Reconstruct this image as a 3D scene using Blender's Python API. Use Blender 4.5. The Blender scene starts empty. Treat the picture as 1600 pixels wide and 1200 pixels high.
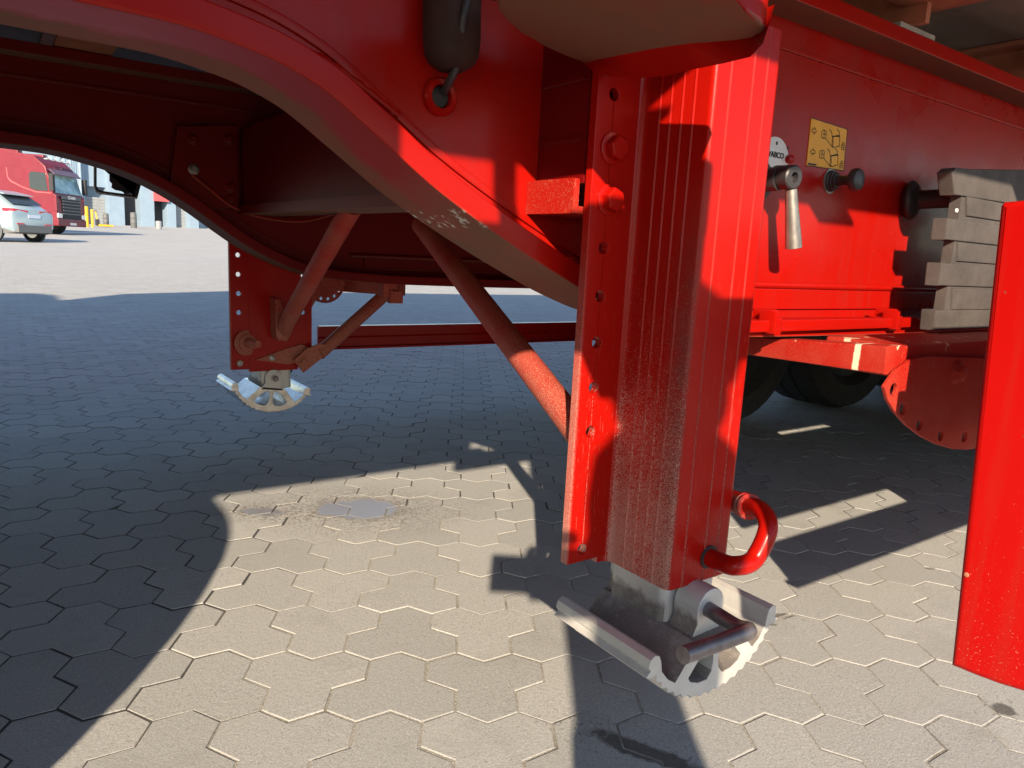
import bpy, bmesh, math, random
from mathutils import Vector, Matrix
random.seed(7)
C = bpy.context.scene.collection
scene = bpy.context.scene
# ------------------------------------------------------------------ camera
F = 1143.0; H = 0.58
def nrm(v): return Vector(v).normalized()
_X = nrm((1620, 122, -F)); _Y = Vector((-825, 247, -F)).normalized()
_Y = (_Y - _X*_X.dot(_Y)).normalized(); _Z = _X.cross(_Y)
R3 = Matrix((_X, _Y, _Z))                       # camera axes -> place axes (x along the trailer, y across it)
cam_d = bpy.data.cameras.new('camera'); cam = bpy.data.objects.new('camera', cam_d); C.objects.link(cam)
cam.matrix_world = Matrix.Translation((0, 0, H)) @ R3.to_4x4()
cam_d.sensor_width = 36; cam_d.lens = F/1600*36; cam_d.clip_start = 0.02; cam_d.clip_end = 2000
scene.camera = cam
# ------------------------------------------------------------------ sky, sun, exposure
SUN = Vector((0.72, 1.0, -0.55)).normalized()   # the way the light travels
elev = math.asin(-SUN.z); rot = math.atan2(-SUN.x, -SUN.y)
world = bpy.data.worlds.new('World'); scene.world = world; world.use_nodes = True
wn = world.node_tree.nodes; wl = world.node_tree.links
sky = wn.new('ShaderNodeTexSky'); sky.sky_type = 'NISHITA'; sky.sun_disc = False
sky.sun_elevation = elev; sky.sun_rotation = rot; sky.air_density = 1.0; sky.dust_density = 0.2; sky.ozone_density = 1.0
bg = wn['Background']; bg.inputs['Strength'].default_value = 0.11
wl.new(sky.outputs['Color'], bg.inputs['Color'])
sd = bpy.data.lights.new('sun', 'SUN'); sd.energy = 5.0; sd.angle = math.radians(0.6); sd.color = (1.0, 0.82, 0.60)
so = bpy.data.objects.new('sun', sd); C.objects.link(so); so.location = (-20, -30, 18)
so.rotation_euler = SUN.to_track_quat('-Z', 'Y').to_euler()
scene.view_settings.view_transform = 'Standard'; scene.view_settings.look = 'None'
scene.view_settings.exposure = 1.05; scene.view_settings.gamma = 1.0
scene.view_settings.use_curve_mapping = False
# ------------------------------------------------------------------ measuring helpers (survey of the place)
def ray(u, v): return R3 @ (Vector((u-800, 600-v, -F))/F)
O = Vector((0, 0, H))
def U(u, v, a, val):
    d = ray(u, v); i = 'xyz'.index(a); return O + d*((val-O[i])/d[i])
# ------------------------------------------------------------------ materials
def mat(name):
    m = bpy.data.materials.new(name); m.use_nodes = True
    return m, m.node_tree.nodes, m.node_tree.links, m.node_tree.nodes['Principled BSDF']
class NT:
    def __init__(s, name):
        s.m, s.n, s.l, s.b = mat(name)
    def node(s, t, **k):
        q = s.n.new(t)
        for a, v in k.items(): setattr(q, a, v)
        return q
    def link(s, a, b): s.l.new(a, b)
    def pos(s):
        if not hasattr(s, '_g'): s._g = s.node('ShaderNodeNewGeometry')
        return s._g
    def noise(s, scale, detail=4, rough=.6, vec=None, dist=0):
        q = s.node('ShaderNodeTexNoise'); q.inputs['Scale'].default_value = scale
        q.inputs['Detail'].default_value = detail; q.inputs['Roughness'].default_value = rough; q.inputs['Distortion'].default_value = dist
        s.link(vec if vec else s.pos().outputs['Position'], q.inputs['Vector']); return q.outputs['Fac']
    def sep(s, sock):
        q = s.node('ShaderNodeSeparateXYZ'); s.link(sock, q.inputs[0]); return q.outputs
    def math(s, op, a, b=None, clamp=False, c=None):
        q = s.node('ShaderNodeMath', operation=op, use_clamp=clamp)
        for i, x in enumerate((a, b, c)):
            if x is None: continue
            if isinstance(x, (int, float)): q.inputs[i].default_value = x
            else: s.link(x, q.inputs[i])
        return q.outputs[0]
    def rng(s, x, a, b, c=0., d=1., smooth=False):
        q = s.node('ShaderNodeMapRange'); q.interpolation_type = 'SMOOTHSTEP' if smooth else 'LINEAR'
        for i, y in enumerate((x, a, b, c, d)):
            if isinstance(y, (int, float)): q.inputs[i].default_value = y
            else: s.link(y, q.inputs[i])
        return q.outputs[0]
    def mix(s, f, a, b):
        q = s.node('ShaderNodeMix', data_type='RGBA')
        for i, y in ((0, f), (6, a), (7, b)):
            if isinstance(y, (int, float)): q.inputs[i].default_value = y
            elif isinstance(y, (tuple, list)): q.inputs[i].default_value = (*y, 1)
            else: s.link(y, q.inputs[i])
        return q.outputs[2]
    def bump(s, h, strength, dist=.001):
        q = s.node('ShaderNodeBump'); q.inputs['Strength'].default_value = strength; q.inputs['Distance'].default_value = dist
        s.link(h, q.inputs['Height']); s.link(q.outputs[0], s.b.inputs['Normal'])
    def col(s, x):
        if isinstance(x, tuple): s.b.inputs['Base Color'].default_value = (*x, 1)
        else: s.link(x, s.b.inputs['Base Color'])
    def rough(s, x):
        if isinstance(x, (int, float)): s.b.inputs['Roughness'].default_value = x
        else: s.link(x, s.b.inputs['Roughness'])
RED = (0.35, 0.0050, 0.0022)
DUST = (0.34, 0.25, 0.18)
def paint(name, base=RED, kind='plain', rough=.28):
    t = NT(name); b = t.b
    n1 = t.noise(3.0, 3); 
    c = t.mix(t.rng(n1, .35, .7), base, tuple(x*.86 for x in base))
    spk = t.noise(760, 3, .6)
    P = t.sep(t.pos().outputs['Position']); N = t.sep(t.pos().outputs['True Normal'])
    if kind == 'leg':
        mz = t.rng(P[2], .66, .26, 0, 1)
        fa = t.rng(N[0], -.35, -.8, .12, 1)          # the side that faces the road spray
        big = t.noise(9, 3, .6)
        mk = t.math('MULTIPLY', t.math('MULTIPLY', mz, fa), t.rng(big, .3, .6, .7, 1.15))
        thr = t.math('SUBTRACT', .72, t.math('MULTIPLY', mk, .31))
        sf = t.rng(spk, thr, t.math('ADD', thr, .05))
        # streaky film along the outer corner of the tube
        cor = t.math('MULTIPLY', t.rng(P[1], .53, .505), t.rng(N[0], -.3, -.7))
        flm = t.math('MULTIPLY', t.math('MULTIPLY', cor, t.rng(P[2], .68, .5, 0, .55)), t.rng(t.noise(60, 4), .3, .6, .4, 1))
        # dust on the free edge of the flange
        ed = t.math('MULTIPLY', t.rng(P[0], .516, .5125), t.rng(P[2], .62, .42, 0, .75))
        ed = t.math('MULTIPLY', ed, t.rng(spk, .42, .52, .25, 1))
        # short scratches running down the paint
        mp = t.node('ShaderNodeMapping'); mp.inputs['Rotation'].default_value = (0, .55, 0); mp.inputs['Scale'].default_value = (900, 300, 60)
        t.link(t.pos().outputs['Position'], mp.inputs[0])
        scr = t.noise(1, 2, .5, mp.outputs[0])
        sc = t.math('MULTIPLY', t.rng(scr, .66, .70, 0, .3), mz)
        f = t.math('MAXIMUM', t.math('MAXIMUM', sf, flm), t.math('MAXIMUM', ed, sc))
        c = t.mix(flm, c, (.13, .065, .055))
        f = t.math('MAXIMUM', t.math('MAXIMUM', sf, ed), sc)
        f = t.math('MULTIPLY', f, .75)
        c = t.mix(f, c, (0.44, 0.25, 0.20))
        t.rough(t.rng(f, 0, 1, .30, .85))
    elif kind == 'under':
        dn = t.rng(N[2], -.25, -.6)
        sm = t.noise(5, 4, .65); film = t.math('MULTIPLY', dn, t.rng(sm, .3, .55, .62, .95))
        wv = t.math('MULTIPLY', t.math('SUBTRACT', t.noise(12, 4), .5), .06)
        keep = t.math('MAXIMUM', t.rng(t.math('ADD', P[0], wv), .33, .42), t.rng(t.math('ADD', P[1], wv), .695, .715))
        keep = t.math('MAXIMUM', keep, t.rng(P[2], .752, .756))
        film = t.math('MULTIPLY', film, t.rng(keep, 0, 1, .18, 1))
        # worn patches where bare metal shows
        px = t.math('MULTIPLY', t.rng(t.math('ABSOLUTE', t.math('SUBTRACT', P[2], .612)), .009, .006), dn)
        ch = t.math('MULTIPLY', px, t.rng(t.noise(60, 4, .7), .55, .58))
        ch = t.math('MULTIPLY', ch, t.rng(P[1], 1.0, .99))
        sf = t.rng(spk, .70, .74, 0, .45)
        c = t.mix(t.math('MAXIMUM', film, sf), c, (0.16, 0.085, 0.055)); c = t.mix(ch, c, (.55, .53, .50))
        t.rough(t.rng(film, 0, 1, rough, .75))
    elif kind == 'dusty':
        up = t.rng(P[2], .62, .36, .0, 1)
        thr = t.math('SUBTRACT', .70, t.math('MULTIPLY', up, .22)); sf = t.rng(spk, thr, t.math('ADD', thr, .06))
        flm = t.rng(t.noise(8, 4), .35, .7, .08, .38)
        c = t.mix(t.math('MULTIPLY', t.math('MAXIMUM', sf, flm), .8), c, (0.44, 0.27, 0.19)); t.rough(.6)
    elif kind == 'arm':
        sf = t.rng(spk, .58, .64, 0, .5)
        flm = t.rng(t.noise(10, 4), .4, .7, .02, .2)
        f = t.math('MAXIMUM', sf, flm)
        c = t.mix(f, c, (0.45, 0.20, 0.13))
        chip = t.rng(t.noise(38, 3, .5), .66, .68)
        edge = t.rng(P[2], .470, .478)
        c = t.mix(t.math('MULTIPLY', chip, edge), c, (.62, .50, .36))
        scr = t.math('MULTIPLY', t.rng(t.math('ABSOLUTE', t.math('SUBTRACT', t.math('ADD', P[1], t.math('MULTIPLY', t.noise(70), .006)), .530)), .0055, .004), t.rng(t.noise(150, 2), .3, .36))
        scr = t.math('MULTIPLY', scr, t.rng(P[0], .9925, .9915)); c = t.mix(scr, c, (.70, .60, .45)); t.rough(.55)
    elif kind == 'panel':
        up = t.rng(P[2], .50, .31); thr = t.math('SUBTRACT', .74, t.math('MULTIPLY', up, .13)); sf = t.rng(spk, thr, t.math('ADD', thr, .04), 0, .35)
        mp = t.node('ShaderNodeMapping'); mp.inputs['Scale'].default_value = (90, 90, 5); t.link(t.pos().outputs['Position'], mp.inputs[0])
        stk = t.rng(t.noise(1, 4, .6, mp.outputs[0]), .5, .75, 0, .16)
        c = t.mix(stk, c, (.20, .05, .03)); c = t.mix(sf, c, (.55, .33, .25))
        chip = t.rng(t.noise(70, 3, .6), .735, .75); c = t.mix(chip, c, (.16, .06, .04)); t.rough(t.rng(t.noise(9, 4), .3, .7, .22, .42))
    elif kind == 'web':
        sf = t.rng(spk, .735, .76, 0, .45); c = t.mix(sf, c, (.55, .25, .2))
        flm = t.rng(t.noise(6, 5, .6), .45, .8, 0, .05); c = t.mix(flm, c, (.30, .10, .07))
        mp2 = t.node('ShaderNodeMapping'); mp2.inputs['Scale'].default_value = (45, 45, 3); t.link(t.pos().outputs['Position'], mp2.inputs[0])
        c = t.mix(t.rng(t.noise(1, 5, .65, mp2.outputs[0]), .48, .75, 0, .22), c, (.16, .035, .03))
        # a few scratches
        mp = t.node('ShaderNodeMapping'); mp.inputs['Rotation'].default_value = (0, -.9, 0); mp.inputs['Scale'].default_value = (8, 8, 160)
        t.link(t.pos().outputs['Position'], mp.inputs[0])
        c = t.mix(t.rng(t.noise(1, 2, .5, mp.outputs[0]), .76, .78, 0, .2), c, (.7, .2, .15))
        t.rough(t.rng(t.noise(14, 4), .3, .7, rough*.8, rough*1.4))
    else:
        sf = t.rng(spk, .72, .75, 0, .4); c = t.mix(sf, c, (.55, .28, .22)); t.rough(rough)
    t.col(c); b.inputs['Coat Weight'].default_value = .06 if kind in ('plain', 'web') else .0
    b.inputs['Coat Roughness'].default_value = .12; b.inputs['Specular IOR Level'].default_value = .2
    t.bump(t.noise(110, 3, .5), .08, .0012)
    return t.m
def simple(name, c, r=.5, metal=0., var=.15, scale=30., bump=.1, coat=0., spk=0., spkc=(.5, .45, .4)):
    t = NT(name); n1 = t.noise(scale, 4, .6)
    cc = t.mix(t.rng(n1, .3, .7), tuple(x*(1-var) for x in c), tuple(min(1, x*(1+var)) for x in c))
    if spk:
        cc = t.mix(t.rng(t.noise(450, 2, .5), .66, .70, 0, spk), cc, spkc)
    t.col(cc); t.rough(t.rng(t.noise(scale*1.7, 3), .3, .7, r*.85, min(1, r*1.15))); t.b.inputs['Metallic'].default_value = metal
    if coat: t.b.inputs['Coat Weight'].default_value = coat
    if bump: t.bump(t.noise(scale*12, 3), bump, .001)
    return t.m
M = {}
M['red'] = paint('red_paint'); M['leg'] = paint('red_paint_road_dusted', kind='leg'); M['under'] = paint('red_paint_grimy_below', kind='under')
M['dusty'] = paint('red_paint_dusty', kind='dusty'); M['arm'] = paint('red_paint_worn', kind='arm'); M['web'] = paint('red_paint_web', kind='web')
M['inner'] = paint('red_paint_grimy_shaded', base=(.15, .0016, .002), kind='under', rough=.5)  # darker red base carries the shade under the deck; grime film lies on undersides
M['panel'] = paint('red_paint_panel', base=(.42, .004, .003), kind='panel', rough=.3)
M['black'] = simple('black_rubber', (.022, .022, .024), .6, bump=.15)
M['tyre'] = simple('tyre_rubber', (.02, .02, .021), .75, bump=.3)
M['plastic'] = simple('dark_plastic', (.035, .032, .036), .42, bump=.1)
M['sleeve'] = simple('grimy_rubber', (.034, .012, .010), .8, var=.3, scale=25, bump=.3)
M['chock'] = simple('dusty_black_plastic', (.072, .063, .061), .85, var=.25, scale=18, bump=.4, spk=.35, spkc=(.25, .19, .15))
M['white'] = simple('white_print', (.75, .74, .74), .5, var=.05)
M['ink'] = simple('black_print', (.02, .02, .02), .6, var=0, bump=0)
M['yellow'] = simple('yellow_sticker', (.72, .33, .012), .45, var=.06, bump=.03)
M['steel'] = simple('worn_steel', (.33, .31, .29), .38, metal=.75, var=.25, scale=60, bump=.15)
M['pin'] = simple('greasy_steel', (.21, .19, .20), .36, metal=.7, var=.3, scale=50, bump=.2)
M['deck'] = simple('deck_underside', (.20, .155, .13), .85, var=.2, scale=5, bump=.2)
M['member'] = simple('cross_member_primer', (.40, .15, .085), .7, var=.2, scale=20, bump=.2)
M['body'] = simple('trailer_curtain', (.35, .02, .02), .5)
M['crate'] = simple('grey_plate', (.33, .31, .29), .7, var=.2)
def alu():
    t = NT('cast_aluminium'); P = t.sep(t.pos().outputs['Position']); N = t.sep(t.pos().outputs['True Normal'])
    base = t.mix(t.rng(t.noise(25, 5, .65), .3, .7), (.50, .495, .48), (.62, .615, .60))
    wet = t.rng(t.noise(22, 5, .7), .44, .50)
    upz = t.rng(N[2], .25, .55)
    low = t.math('MULTIPLY', t.rng(t.math('ADD', P[2], t.math('MULTIPLY', t.noise(40, 3), .035)), .225, .215), t.rng(N[0], -.3, -.7))
    f = t.math('MAXIMUM', t.math('MULTIPLY', upz, t.rng(P[2], .215, .20, 0, 1)), t.math('MULTIPLY', low, t.rng(P[2], .17, .175)))
    f = t.math('MULTIPLY', f, t.rng(t.noise(30, 5, .7), .25, .5, .55, 1))
    f = t.math('MULTIPLY', f, t.rng(t.math('ABSOLUTE', t.math('SUBTRACT', P[0], .622)), .086, .076))
    c = t.mix(t.math('MULTIPLY', f, .8), base, (.135, .105, .092))
    c = t.mix(t.rng(t.noise(380, 2), .62, .68, 0, .35), c, (.62, .57, .5))
    t.col(c); t.b.inputs['Metallic'].default_value = .35; t.rough(t.rng(f, 0, 1, .48, .7)); t.bump(t.noise(260, 4, .7), .25, .001)
    return t.m
M['alu'] = alu()
M['chrome'] = simple('polished_aluminium', (.55, .54, .52), .24, metal=.9, var=.25, scale=40, bump=.1)
# ---- paving
A0 = U(395.3, 1030, 'z', 0)
EV = ray(728, 391.3); EV.z = 0; EV.normalize(); EU = Vector((EV.y, -EV.x, 0))
PUD = [(U(562, 795, 'z', 0), .085, .060), (U(409, 800, 'z', 0), .042, .022)]
def ground_col(t, P, c, near=True):
    """splash stains, oil marks and damp spots: marks with a shape of their own"""
    pos = t.pos().outputs['Position']
    ns = t.math('MULTIPLY', t.math('SUBTRACT', t.noise(18, 6, .75), .5), 1.5)
    wet = None
    for (c0, a, b) in PUD:
        mp = t.node('ShaderNodeMapping'); mp.vector_type = 'TEXTURE'; mp.inputs['Location'].default_value = c0
        mp.inputs['Rotation'].default_value = (0, 0, math.atan2(EU.y, EU.x)); mp.inputs['Scale'].default_value = (a, b, 1)
        t.link(pos, mp.inputs[0])
        ln = t.node('ShaderNodeVectorMath', operation='LENGTH'); t.link(mp.outputs[0], ln.inputs[0])
        r = t.math('ADD', ln.outputs['Value'], ns)
        w = t.rng(r, 1.06, .94); wet = w if wet is None else t.math('MAXIMUM', wet, w)
        halo = t.math('MULTIPLY', t.rng(r, 3.6, 1.1, 0, 1), t.rng(t.noise(120, 4, .7, None, 1.5), .49, .55))
        c = t.mix(t.math('MULTIPLY', halo, .75), c, (.13, .11, .10))
        rim = t.math('MULTIPLY', t.rng(r, 1.5, 1.05), .35); c = t.mix(rim, c, (.13, .105, .10))
    c = t.mix(wet, c, (.22, .225, .25))
    for (uv, a, b, ang, k) in [((1010, 1175), .075, .016, -.55, .8), ((1567, 1108), .018, .014, .3, .75), ((1222, 962), .022, .008, .2, .7), ((1452, 888), .014, .007, .2, .6), ((1205, 975), .012, .006, 0, .6)]:
        mp = t.node('ShaderNodeMapping'); mp.vector_type = 'TEXTURE'; mp.inputs['Location'].default_value = U(*uv, 'z', 0)
        mp.inputs['Rotation'].default_value = (0, 0, math.atan2(EU.y, EU.x)+ang); mp.inputs['Scale'].default_value = (a, b, 1)
        t.link(pos, mp.inputs[0])
        ln = t.node('ShaderNodeVectorMath', operation='LENGTH'); t.link(mp.outputs[0], ln.inputs[0])
        r = t.math('ADD', ln.outputs['Value'], t.math('MULTIPLY', ns, 1.3))
        c = t.mix(t.rng(r, 1.1, .75, 0, k), c, (.05, .042, .038))
        c = t.mix(t.math('MULTIPLY', t.rng(r, 3.5, 1.5), t.rng(t.noise(120, 2), .62, .66, 0, .5)), c, (.06, .05, .045))
    return c, wet
def paver_mat():
    t = NT('concrete_paver'); P = t.sep(t.pos().outputs['Position'])
    oi = t.node('ShaderNodeObjectInfo').outputs['Random']
    at = t.node('ShaderNodeAttribute'); at.attribute_name = 'tone'
    tone = t.math('ADD', t.math('MULTIPLY', oi, .5), t.math('MULTIPLY', at.outputs['Fac'], .5))
    b = t.mix(tone, (.33, .335, .33), (.50, .50, .49))
    b = t.mix(t.rng(t.noise(2.2, 4, .6), .3, .7, 0, .5), b, (.39, .40, .41))
    fine = t.noise(430, 4, .8); mid = t.noise(130, 4, .7)
    b = t.mix(t.rng(fine, .54, .68, 0, .8), b, (.60, .59, .56))
    b = t.mix(t.rng(fine, .46, .34, 0, .75), b, (.18, .175, .165))
    b = t.mix(t.rng(mid, .40, .28, 0, .5), b, (.20, .195, .185))
    pit = t.noise(210, 3, .65); b = t.mix(t.rng(pit, .60, .68, 0, .5), b, (.17, .16, .15)); b = t.mix(t.rng(pit, .36, .30, 0, .6), b, (.62, .61, .58))
    st = t.noise(7, 5, .6); b = t.mix(t.rng(st, .56, .72, 0, .35), b, (.24, .235, .22))
    c, wet = ground_col(t, P, b)
    t.col(c); t.rough(t.rng(wet, 0, 1, .88, .16)); t.b.inputs['Specular IOR Level'].default_value = .35
    hgt = t.math('MULTIPLY', t.math('ADD', fine, mid), t.rng(wet, 0, 1, 1, .1)); t.bump(hgt, .5, .0014)
    return t.m
def sand_mat():
    t = NT('yard_ground'); P = t.sep(t.pos().outputs['Position'])
    ln = t.node('ShaderNodeVectorMath', operation='LENGTH'); t.link(t.pos().outputs['Position'], ln.inputs[0])
    d = ln.outputs['Value']
    s = t.mix(t.rng(t.noise(420, 4, .75), .36, .64), (.24, .23, .205), (.47, .455, .415))
    s = t.mix(t.rng(t.noise(9, 4, .6), .54, .68, 0, .75), s, (.15, .125, .10))
    # joints take pale sand in a near patch and far off; elsewhere they are dark
    dv = t.node('ShaderNodeVectorMath', operation='SUBTRACT'); t.link(t.pos().outputs['Position'], dv.inputs[0]); dv.inputs[1].default_value = A0
    du = t.node('ShaderNodeVectorMath', operation='DOT_PRODUCT'); t.link(dv.outputs[0], du.inputs[0]); du.inputs[1].default_value = EU
    dw = t.node('ShaderNodeVectorMath', operation='DOT_PRODUCT'); t.link(dv.outputs[0], dw.inputs[0]); dw.inputs[1].default_value = EV
    wob = t.math('MULTIPLY', t.math('SUBTRACT', t.noise(4, 3), .5), .25)
    m1 = t.rng(t.math('ADD', du.outputs['Value'], wob), -.10, .02); m2 = t.rng(t.math('ADD', dw.outputs['Value'], wob), .66, .52)
    mm = t.math('MAXIMUM', t.math('MULTIPLY', m1, m2), t.rng(d, 5.2, 6.8, 0, .8)); s = t.mix(mm, (.07, .065, .062), s)
    # far off, where single stones can no longer be told apart
    far = t.mix(t.rng(t.noise(1.1, 5, .65), .3, .7), (.35, .355, .355), (.42, .425, .425))
    mp = t.node('ShaderNodeMapping'); mp.inputs['Rotation'].default_value = (0, 0, -math.atan2(EU.y, EU.x)); mp.inputs['Scale'].default_value = (.35, 2.2, 1)
    t.link(t.pos().outputs['Position'], mp.inputs[0])
    far = t.mix(t.rng(t.noise(1.6, 5, .7, mp.outputs[0]), .55, .7, 0, .4), far, (.31, .31, .30))
    c = t.mix(t.rng(d, 17.5, 19.5), s, far)
    t.col(c); t.rough(.92); t.bump(t.noise(300, 4, .75), .8, .003)
    return t.m
M['paver'] = paver_mat(); M['sand'] = sand_mat()
# ------------------------------------------------------------------ mesh helpers
def finish(me, smooth=35):
    for p in me.polygons: p.use_smooth = True
    try: me.set_sharp_from_angle(angle=math.radians(smooth))
    except Exception: pass
    return me
def tag(o, label=None, cat=None, group=None, kind=None):
    if label: o['label'] = label
    if cat: o['category'] = cat
    if group: o['group'] = group
    if kind: o['kind'] = kind
    return o
def put(name, me, m, parent=None, label=None, kind=None, mtx=None):
    me.name = name; wn_ = 'wn' in me
    if wn_: del me['wn']
    if m is not None and not me.materials: me.materials.append(m)
    o = bpy.data.objects.new(name, me); C.objects.link(o)
    if mtx is not None: o.matrix_world = mtx
    if wn_:
        md = o.modifiers.new('normals', 'WEIGHTED_NORMAL'); md.keep_sharp = True; md.weight = 100
    if parent is not None:
        o.parent = parent
        o.matrix_parent_inverse = WI[parent.name] if parent.name in WI else Matrix.Identity(4)
    tag(o, label=label, kind=kind)
    return o
WI = {}
def empty(name, loc, rz=0., **k):
    o = bpy.data.objects.new(name, None); C.objects.link(o); o.location = loc; o.rotation_euler = (0, 0, rz); o.empty_display_size = .2
    tag(o, **k); return o
def from_bm(bm, smooth=35):
    bmesh.ops.recalc_face_normals(bm, faces=bm.faces)
    me = bpy.data.meshes.new('m'); bm.to_mesh(me); bm.free(); return finish(me, smooth)
def join(*mes):
    bm = bmesh.new()
    for m_ in mes: bm.from_mesh(m_)
    me = bpy.data.meshes.new('m'); bm.to_mesh(me); bm.free()
    return finish(me)
def box(x0, x1, y0, y1, z0, z1, bev=.0, seg=2):
    bm = bmesh.new(); bmesh.ops.create_cube(bm, size=1)
    for v in bm.verts: v.co = Vector(((x0+x1)/2+v.co.x*(x1-x0), (y0+y1)/2+v.co.y*(y1-y0), (z0+z1)/2+v.co.z*(z1-z0)))
    if bev: bmesh.ops.bevel(bm, geom=list(bm.edges), offset=bev, segments=seg, profile=.6, affect='EDGES')
    me = from_bm(bm); me['wn'] = 1; return me
def shape(outl, axis, d0, d1, bev=.0, seg=2, sm=32):
    """flat outlines (holes allowed) extruded along an axis; x: pts are (y,z), y: (x,z), z: (x,y)"""
    cu = bpy.data.curves.new('c', 'CURVE'); cu.dimensions = '2D'; cu.fill_mode = 'BOTH'
    for pts in outl:
        s = cu.splines.new('POLY'); s.points.add(len(pts)-1); s.use_cyclic_u = True
        for i, p in enumerate(pts): s.points[i].co = (p[0], p[1], 0, 1)
    cu.extrude = abs(d1-d0)/2-bev; cu.bevel_depth = bev; cu.bevel_resolution = seg-1; cu.offset = -bev
    o = bpy.data.objects.new('c', cu); C.objects.link(o)
    dg = bpy.context.evaluated_depsgraph_get(); dg.update()
    me = bpy.data.meshes.new_from_object(o.evaluated_get(dg)); bpy.data.objects.remove(o); bpy.data.curves.remove(cu)
    mid = (d0+d1)/2
    for v in me.vertices:
        a, b, c = v.co
        v.co = {'x': (mid+c, a, b), 'y': (a, mid+c, b), 'z': (a, b, mid+c)}[axis]
    bm = bmesh.new(); bm.from_mesh(me); bmesh.ops.remove_doubles(bm, verts=bm.verts, dist=1e-6)
    bpy.data.meshes.remove(me); me = from_bm(bm, sm); me['wn'] = 1; return me
def circ(cx, cy, r, n=20, a0=0): return [(cx+r*math.cos(a0+2*math.pi*i/n), cy+r*math.sin(a0+2*math.pi*i/n)) for i in range(n)]
def rrect(x0, x1, y0, y1, r, n=5):
    out = []
    for cx, cy, a in ((x1-r, y1-r, 0), (x0+r, y1-r, 90), (x0+r, y0+r, 180), (x1-r, y0+r, 270)):
        for i in range(n+1):
            t = math.radians(a+90*i/n); out.append((cx+r*math.cos(t), cy+r*math.sin(t)))
    return out
def smooth_path(pts, n=8):
    P = [Vector(p) for p in pts]; P = [P[0]*2-P[1]]+P+[P[-1]*2-P[-2]]; out = []
    for i in range(1, len(P)-2):
        for k in range(n):
            t = k/n; a, b, c, d = P[i-1:i+3]
            out.append(.5*((2*b)+(c-a)*t+(2*a-5*b+4*c-d)*t*t+(3*b-a-3*c+d)*t**3))
    out.append(P[-2]); return out
def tube(pts, r, seg=14, cap=True):
    pts = [Vector(p) for p in pts]; bm = bmesh.new(); rings = []
    t0 = (pts[1]-pts[0]).normalized(); n = t0.orthogonal().normalized()
    for i, p in enumerate(pts):
        t = (pts[min(i+1, len(pts)-1)]-pts[max(i-1, 0)]).normalized()
        n = (n-t*n.dot(t)).normalized(); b = t.cross(n)
        rr = r(i/(len(pts)-1)) if callable(r) else r
        rings.append([bm.verts.new(p+(n*math.cos(2*math.pi*k/seg)+b*math.sin(2*math.pi*k/seg))*rr) for k in range(seg)])
    for a, b in zip(rings, rings[1:]):
        for k in range(seg): bm.faces.new((a[k], a[(k+1) % seg], b[(k+1) % seg], b[k]))
    if cap: bm.faces.new(rings[0][::-1]); bm.faces.new(rings[-1])
    return from_bm(bm, 40)
def lathe(prof, org, ax, seg=24):
    """prof: (distance along axis, radius)"""
    org = Vector(org); ax = Vector(ax).normalized(); n = ax.orthogonal().normalized(); b = ax.cross(n); bm = bmesh.new(); rings = []
    for d, r in prof:
        if r < 1e-6: rings.append([bm.verts.new(org+ax*d)]); continue
        rings.append([bm.verts.new(org+ax*d+(n*math.cos(2*math.pi*k/seg)+b*math.sin(2*math.pi*k/seg))*r) for k in range(seg)])
    for a, c in zip(rings, rings[1:]):
        for k in range(seg):
            if len(a) == 1 and len(c) == 1: continue
            if len(a) == 1: bm.faces.new((a[0], c[(k+1) % seg], c[k]))
            elif len(c) == 1: bm.faces.new((a[k], a[(k+1) % seg], c[0]))
            else: bm.faces.new((a[k], a[(k+1) % seg], c[(k+1) % seg], c[k]))
    if len(rings[0]) > 1: bm.faces.new(rings[0][::-1])
    if len(rings[-1]) > 1: bm.faces.new(rings[-1])
    return from_bm(bm, 35)
def bolt(p, ax, r=.011, h=.008):
    p = Vector(p); a = Vector(ax).normalized()
    w = lathe([(0, r*1.35), (.002, r*1.35), (.0025, r*1.25)], p, a, 20)
    hx = lathe([(.0025, r), (.0025+h*.85, r), (.0025+h, r*.82)], p, a, 6)
    return join(w, hx)
def mirror(me, c=1.295):
    for v in me.vertices: v.co.y = 2*c-v.co.y
    me.flip_normals(); return me
def ribbon(pts, w, y, axis='y'):
    """thin printed line on a plane y = const; pts (x,z)"""
    bm = bmesh.new()
    for a, b in zip(pts, pts[1:]):
        a = Vector(a); b = Vector(b); d = (b-a).normalized(); n = Vector((-d.y, d.x))*w/2; a = a-d*w*.4; b = b+d*w*.4
        q = [a+n, a-n, b-n, b+n]; bm.faces.new([bm.verts.new((p.x, y, p.y)) for p in q])
    return from_bm(bm)
def text_mesh(s, size, loc, xdir, zdir, depth=.0003):
    cu = bpy.data.curves.new('t', 'FONT'); cu.body = s; cu.size = size; cu.align_x = 'CENTER'; cu.align_y = 'CENTER'; cu.extrude = depth; cu.offset = size*.02
    o = bpy.data.objects.new('t', cu); C.objects.link(o); dg = bpy.context.evaluated_depsgraph_get(); dg.update()
    me = bpy.data.meshes.new_from_object(o.evaluated_get(dg)); bpy.data.objects.remove(o); bpy.data.curves.remove(cu)
    x = Vector(xdir).normalized(); z = Vector(zdir).normalized(); n = x.cross(z)
    for v in me.vertices: v.co = Vector(loc)+x*v.co.x+z*v.co.y+n*v.co.z
    return finish(me)
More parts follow.
